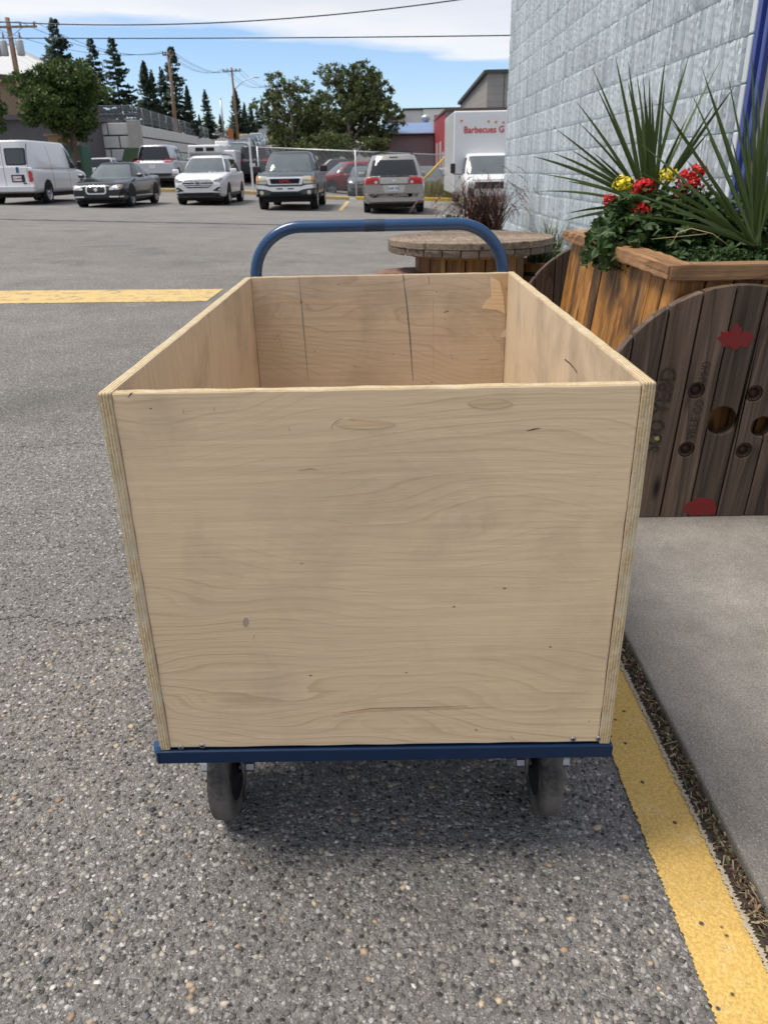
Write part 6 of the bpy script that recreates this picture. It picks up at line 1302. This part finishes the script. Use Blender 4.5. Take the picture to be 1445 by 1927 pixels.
# ------------------------------------------------------------ poles and wires
POLEM = mat_planks('pole_wood', (.20, .13, .085), (.32, .22, .15), (.10, .06, .04), 'z', 0, .9, .4); INS = plain('insulator', (.10, .09, .085), .3); TRF = plain('transformer_grey', (.42, .44, .45), .5, .2)
WIREM = plain('wire_black', (.025, .026, .028), .5)
def pole(label, pbase, ptop, Y, arms, r=.16, lamp=False, transformer=False):
    top_ = at_y(ptop[0], ptop[1], Y); xb = at_y(pbase[0], pbase[1], Y).x; g_ = Gf(xb, Y); t_ = thing('utility_pole', label, 'pole', (xb, Y, g_)); o0 = Vector(t_.location); T_ = top_-o0; tips = []
    MB().tube([(0, 0, -.4), tuple(T_*.5), tuple(T_)], [r*1.15, r, r*.75], 12).build('shaft', POLEM, t_)
    for f, w_ in arms:
        c_ = T_*f; ar = MB().bar(c_+Vector((-w_, -r, 0)), c_+Vector((w_, -r, 0)), .11, .12).build('crossarm', POLEM, t_)
        for x in (-w_*.92, -w_*.45, w_*.45, w_*.92): MB().lathe([(.05, 0), (.07, .05), (.04, .1), (.07, .14), (.03, .22), (0, .22)], 10, 'z', c_+Vector((x, -r, .06))).build('insulator', INS, ar); tips.append(o0+c_+Vector((x, -r, .28)))
        MB().bar(c_+Vector((-w_*.5, -r, -.04)), c_+Vector((0, -r, -.6)), .04).bar(c_+Vector((w_*.5, -r, -.04)), c_+Vector((0, -r, -.6)), .04).build('brace', METAL, ar)
    if transformer:
        for x in (-.52, -.95, .55):
            tz = T_.z*.83; c_ = Vector((T_.x*.83+x, -.1, tz)); tk = MB().lathe([(0, -.45), (.22, -.45), (.24, -.4), (.24, .36), (.2, .42), (0, .46)], 18, 'z', c_).build('transformer', TRF, t_)
            MB().lathe([(.05, .5), (.07, .62), (.04, .7), (.06, .8), (0, .9)], 8, 'z', c_+Vector((.1, 0, 0))).build('bushing', INS, tk)
            MB().bar(c_+Vector((0, 0, .2)), Vector((T_.x*.82, 0, tz+.2)), .06).build('bracket', METAL, t_)
        MB().tube([(T_.x*.45, 0, T_.z*.45), (T_.x*.45+1.6, -1, 0)], .02, 6).build('guy_wire', WIREM, t_)
    if lamp:
        c_ = T_*.72; MB().tube([c_, c_+Vector((1.4, -.3, .95)), c_+Vector((2.6, -.5, 1.35)), c_+Vector((3.0, -.55, 1.36))], [.05, .045, .04, .04], 8).build('lamp_arm', METAL, t_); MB().box(tuple(c_+Vector((2.9, -.68, 1.30))), tuple(c_+Vector((3.6, -.42, 1.42)))).build('lamp_head', METAL, t_, .03)
    return tips
tp1 = pole('leaning wooden utility pole with grey transformers behind the white van', (52, 250), (14, 33), 58, [(.945, 1.9)], .19, False, True)
tp2 = pole('plain wooden utility pole in front of the retaining wall', (336, 290), (317, 98), 80, [(.975, .5)], .16)
tp3 = pole('wooden utility pole with curved lamp arm up the street', (449, 268), (436, 127), 115, [(.955, 1.2)], .16, True)
tp4 = pole('far wooden utility pole with double crossarms by the poplars', (515, 262), (513, 158), 150, [(.955, 1.3), (.88, 1.2)], .17, True)
q = bydist(428, 140); t_ = thing('flag_pole', 'thin grey mast behind the white building up the hill', 'mast', q); z_ = at_y(428, 186, 140).z-q[2]; MB().tube([(0, 0, -.3), (0, 0, z_)], [.22, .14], 8).build('shaft', METAL, t_); MB().lathe([(.16, z_), (.18, z_+.1), (0, z_+.2)], 8).build('cap', METAL, t_)
def wire(a, b, sag, r, label, group=None):
    a = Vector(a); b = Vector(b); n = 30; pts = [(a.lerp(b, i/n)-a)+Vector((0, 0, -sag*4*(i/n)*(1-i/n))) for i in range(n+1)]; o = MB().tube(pts, r, 5).build('overhead_wire', WIREM); o.location = a; tag(o, label, 'wire', group)
wa = at_y(-300, 14, 21); wm_ = at_y(0, 22, 21); wb = at_y(900, -6, 19); wire(wa, wb, .42, .013, 'thin overhead cable high against the cloud edge')
wa = at_y(-300, 69, 24); wb = at_y(1000, 66, 20); wire(wa, wb, .05, .013, 'straight overhead cable crossing the whole sky')
for k in range(4): wire(tp1[k], tp2[k], .9, .014, 'line between the transformer pole and the plain pole', 'lines between utility poles') if k != 1 else None
for k in range(4): wire(tp2[k], tp3[k], 1.0, .016, 'line between the plain pole and the lamp arm pole', 'lines up the street')
for k in range(4): wire(tp3[k], tp4[k], 1.2, .018, 'line between the lamp arm pole and the far pole', 'lines to the far pole')
for k in (0, 2): wire(tp1[k], tp1[k]+Vector((-30, -8, 1)), .8, .014, 'line leading off from the transformer pole', 'lines leaving the transformer pole')

# ------------------------------------------------------------ trees
LEAFD = mat_leaf('tree_leaf', (.045, .085, .022), (.085, .135, .036), .5, 2, .25); LEAFP = mat_leaf('poplar_leaf', (.066, .095, .034), (.115, .145, .056), .5, 2, .25); NEED = mat_leaf('spruce_needles', (.030, .055, .034), (.058, .090, .055), .7, 2, .05); BARK = plain('bark', (.11, .085, .065), .9, 0, .35, 4); BARKP = plain('poplar_bark', (.30, .27, .22), .9, 0, .3, 4)
def crown_mesh(name, blobs, n_leaf, leaf, tint=(.55, 1.5)):
    """clumps of leaves on shoots spread through a set of uneven lobes"""
    P = []; C = []
    tot = sum(b[3]*b[4] for b in blobs)
    for (cx, cy, cz, rx, rz) in blobs:
        k = max(4, int(n_leaf/26*rx*rz/tot))
        d_ = RNG.normal(size=(k, 3)); d_ /= np.linalg.norm(d_, axis=1)[:, None]; rad = RNG.uniform(.45, 1.03, (k, 1))**.6
        c = np.array((cx, cy, cz))+d_*rad*np.array((rx, rx, rz)); sh = RNG.uniform(tint[0], tint[1], k)
        for j in range(k):
            m = 26; s_ = RNG.normal(size=(m, 3))*np.array((.28, .28, .20))*leaf*2.1; P.append(c[j]+s_); C.append(np.repeat(sh[j]*RNG.uniform(.8, 1.2, (m, 1)), 3, 1)*np.array((1.05, 1, .85)))
    P = np.concatenate(P); C = np.concatenate(C); n = len(P); u_ = RNG.normal(size=(n, 3)); u_ /= np.linalg.norm(u_, axis=1)[:, None]; v_ = np.cross(u_, RNG.normal(size=(n, 3))); v_ /= np.linalg.norm(v_, axis=1)[:, None]
    s_ = leaf*RNG.uniform(.6, 1.3, (n, 1)); V = np.stack([P-u_*s_*.5, P+v_*s_*.32, P+u_*s_*.5, P-v_*s_*.32], 1).reshape(-1, 3); F = np.arange(4*n).reshape(n, 4)
    return np_mesh(name, V, F, False, np.repeat(C, 4, 0))
def tree(name, label, px, Y, ptop, pbot, wpx, n_leaf, leaf, mat, bark, lobes=14, seed=1, shape=1.0, lean=0, group=None, zbase=None):
    rnd = random.Random(seed); p = bydist(px, Y); zt_ = at_y(px, ptop, Y).z; zb_ = at_y(px, pbot, Y).z; R_ = wpx/2*(Y*math.cos(PITCH))/FPX; g_ = p[2] if zbase is None else zbase
    t_ = thing(name, label, 'tree', (p[0], Y, g_), 0, group); H = zt_-g_; hb_ = zb_-g_; bl_ = []
    for i in range(lobes):
        f = (i+.5)/lobes; z = hb_+(H-hb_)*(.12+.80*f); rr_ = R_*(math.sin(PI*(.16+.72*f))**shape); a = rnd.uniform(0, 2*PI); q = rnd.uniform(.25, .75)*rr_
        bl_.append((q*math.cos(a)+lean*f, q*math.sin(a), z, rr_*rnd.uniform(.42, .62), (H-hb_)*rnd.uniform(.11, .18)))
    link('crown', crown_mesh('crown', bl_, n_leaf, leaf), mat, t_)
    tk = MB(); tk.tube([(0, 0, -.3), (.05*lean, .03, hb_*.6), (lean*.3, 0, hb_+(H-hb_)*.45), (lean*.8, 0, hb_+(H-hb_)*.85)], [R_*.075+.05, R_*.06+.04, R_*.04+.02, .02], 9)
    for (x, y, z, rx, rz_) in bl_[::2]: tk.tube([(lean*.2, 0, max(hb_*.7, z-rx*1.6)), (x*.5, y*.5, z-rx*.5), (x, y, z)], [R_*.03+.02, R_*.02+.015, .01], 6)
    tk.build('trunk', bark, t_); return t_
tree('broadleaf_tree', 'dense round green tree in front of the tan pavilion', 152, 41, 112, 264, 176, 36000, .15, LEAFD, BARK, 18, 3, .85)
tree('broadleaf_tree', 'dark green tree at the left behind the leaning pole', -14, 43, 160, 268, 105, 13000, .15, LEAFD, BARK, 14, 5, .7)
tree('poplar_tree', 'loose airy poplar with gaps beside the dense one', 556, 72, 136, 305, 140, 15000, .19, LEAFP, BARKP, 16, 8, .6)
tree('poplar_tree', 'big dense poplar behind the red car', 660, 72, 116, 292, 168, 36000, .19, LEAFP, BARKP, 28, 11, .6)
tree('poplar_tree', 'slim poplar between the airy and the dense poplar', 604, 76, 170, 302, 110, 11000, .19, LEAFP, BARKP, 12, 14, .6)
tree('shrub', 'low dark shrub under the poplars beside the mauve building', 620, 66, 250, 300, 150, 7000, .16, LEAFP, BARK, 12, 21, .4)
tree('shrub', 'low dark shrub under the dense poplar trunk', 705, 68, 255, 300, 70, 4000, .16, LEAFP, BARK, 8, 23, .4)
tree('shrub', 'bushy undergrowth at the foot of the airy poplar', 545, 75, 240, 300, 90, 5000, .18, LEAFP, BARK, 10, 25, .4)
def spruce_mesh(H, R_, seed, sparse=1.0):
    """boughs at uneven heights, each a drooping spray of needle tufts with a lifted tip"""
    rnd = np.random.default_rng(seed); V = []; C = []; nb_ = int(190*sparse)
    for i in range(nb_):
        f = 1-math.sqrt(rnd.uniform(.0004, .97)) if i % 3 else rnd.uniform(.62, .995); z = H*(.05+.945*f)+rnd.normal(0, .08); r = R_*((1-f)**.9)*rnd.uniform(.6, 1.2)+.16
        a = rnd.uniform(0, 2*PI); m = int(10+r*20); t = rnd.uniform(.02, 1, m)**.8; base = rnd.uniform(.65, 1.35); dr = rnd.uniform(.15, .5)*(1-.6*f)
        x = t*r; zz = z-dr*x+.30*r*t**3+rnd.normal(0, .05, m); sp = rnd.normal(0, .10, m)*x; px = x*math.cos(a)-sp*math.sin(a); py = x*math.sin(a)+sp*math.cos(a); s_ = (.11+.12*(1-t))*rnd.uniform(.7, 1.4, m)*(.55+.45*(1-f))
        ang = a+rnd.normal(0, .8, m); tipx = px+np.cos(ang)*s_*1.9; tipy = py+np.sin(ang)*s_*1.9; tz = zz+rnd.uniform(-.16, .05, m); w1 = s_*.55; nx_ = -np.sin(ang)*w1; ny_ = np.cos(ang)*w1
        q = np.stack([np.stack([px, py, zz], -1), np.stack([(px+tipx)/2+nx_, (py+tipy)/2+ny_, (zz+tz)/2-.08], -1), np.stack([tipx, tipy, tz], -1), np.stack([(px+tipx)/2-nx_, (py+tipy)/2-ny_, (zz+tz)/2+.09], -1)], 1); V.append(q.reshape(-1, 3)); C.append(np.full((4*m, 3), base))
    V = np.concatenate(V); C = np.concatenate(C); n = len(V)//4; return np_mesh('crown', V, np.arange(4*n).reshape(n, 4), False, C)
SPR = [(spruce_mesh(10, 2.6, 1, 1.0), 10), (spruce_mesh(10, 2.3, 2, .85), 10), (spruce_mesh(10, 2.8, 3, 1.9), 10), (spruce_mesh(10, 2.4, 4, 1.4), 10)]
for me, _ in SPR: me.materials.append(NEED)
STK = MB().tube([(0, 0, -.5), (0, 0, 5), (0, 0, 9.9)], [.16, .09, .01], 8).mesh('trunk'); STK.materials.append(BARK)
sprs = [(150, 72, 33, 250, 0, 2.0, 'tallest spruce rising over the round green tree'), (209, 76, 69, 250, 1, 1.7, 'sparse spruce right behind the round green tree'), (246, 78, 68, 245, 1, 1.9, 'sparse twin spruce above the block wall corner'), (297, 82, 114, 245, 2, 1.5, 'dense broad spruce beside the plain pole'), (309, 84, 130, 245, 3, 1.2, 'small spruce tucked behind the dense broad one'), (327, 86, 125, 250, 3, 1.4, 'slim spruce just behind the plain pole'), (349, 86, 85, 250, 1, 1.9, 'tall slim spruce right of the plain pole'), (369, 88, 160, 255, 2, 1.2, 'short dense spruce beside the tall slim one'), (401, 98, 168, 258, 3, 1.5, 'single blue green spruce standing free above the fence'), (455, 130, 166, 262, 2, 1.5, 'dense spruce beside the lamp arm pole'), (470, 136, 192, 266, 3, 1.3, 'mid row spruce beyond the lamp arm pole'), (481, 140, 198, 266, 2, 1.3, 'narrow spruce in the row along the street'), (492, 144, 200, 266, 0, 1.4, 'pale spruce in the row along the street'), (501, 148, 192, 266, 3, 1.3, 'spruce next to the far pole'), (511, 150, 195, 266, 2, 1.5, 'spruce right behind the far pole'), (526, 146, 195, 268, 2, 1.7, 'broad spruce beside the airy poplar'), (20, 66, 125, 240, 2, 1.4, 'spruce in front of the tan pavilion wall'), (386, 120, 215, 262, 2, 1.2, 'low far spruce behind the fence'), (424, 140, 214, 262, 3, 1.2, 'low spruce beside the thin mast')]
for px, Y, pt, pb_, vi, k, lb in sprs:
    x = bydist(px, Y)[0]; zt_ = at_y(px, pt, Y).z; zb_ = max(Gf(x, Y), at_y(px, pb_, Y).z)-.3; s_ = (zt_-zb_)/10; t_ = thing('spruce_tree', lb, 'tree', (x, Y, zb_), random.uniform(0, 6), 'spruce trees along the street'); t_.scale = (s_*k*.62, s_*k*.62, s_)
    link('crown', SPR[vi][0], None, t_); link('trunk', STK, None, t_)
# far wooded skyline that closes the street
far = []
for i in range(60): x = -60+i*2.6+random.uniform(-1, 1); far.append((x, 235+random.uniform(-6, 10), Gf(x, 200)+random.uniform(1, 3.2), random.uniform(2, 3.6), random.uniform(2, 3.4)))
o = link('far_wood', crown_mesh('far_wood', far, 16000, .6), LEAFP); tag(o, 'far line of trees closing the street', None, None, 'stuff')
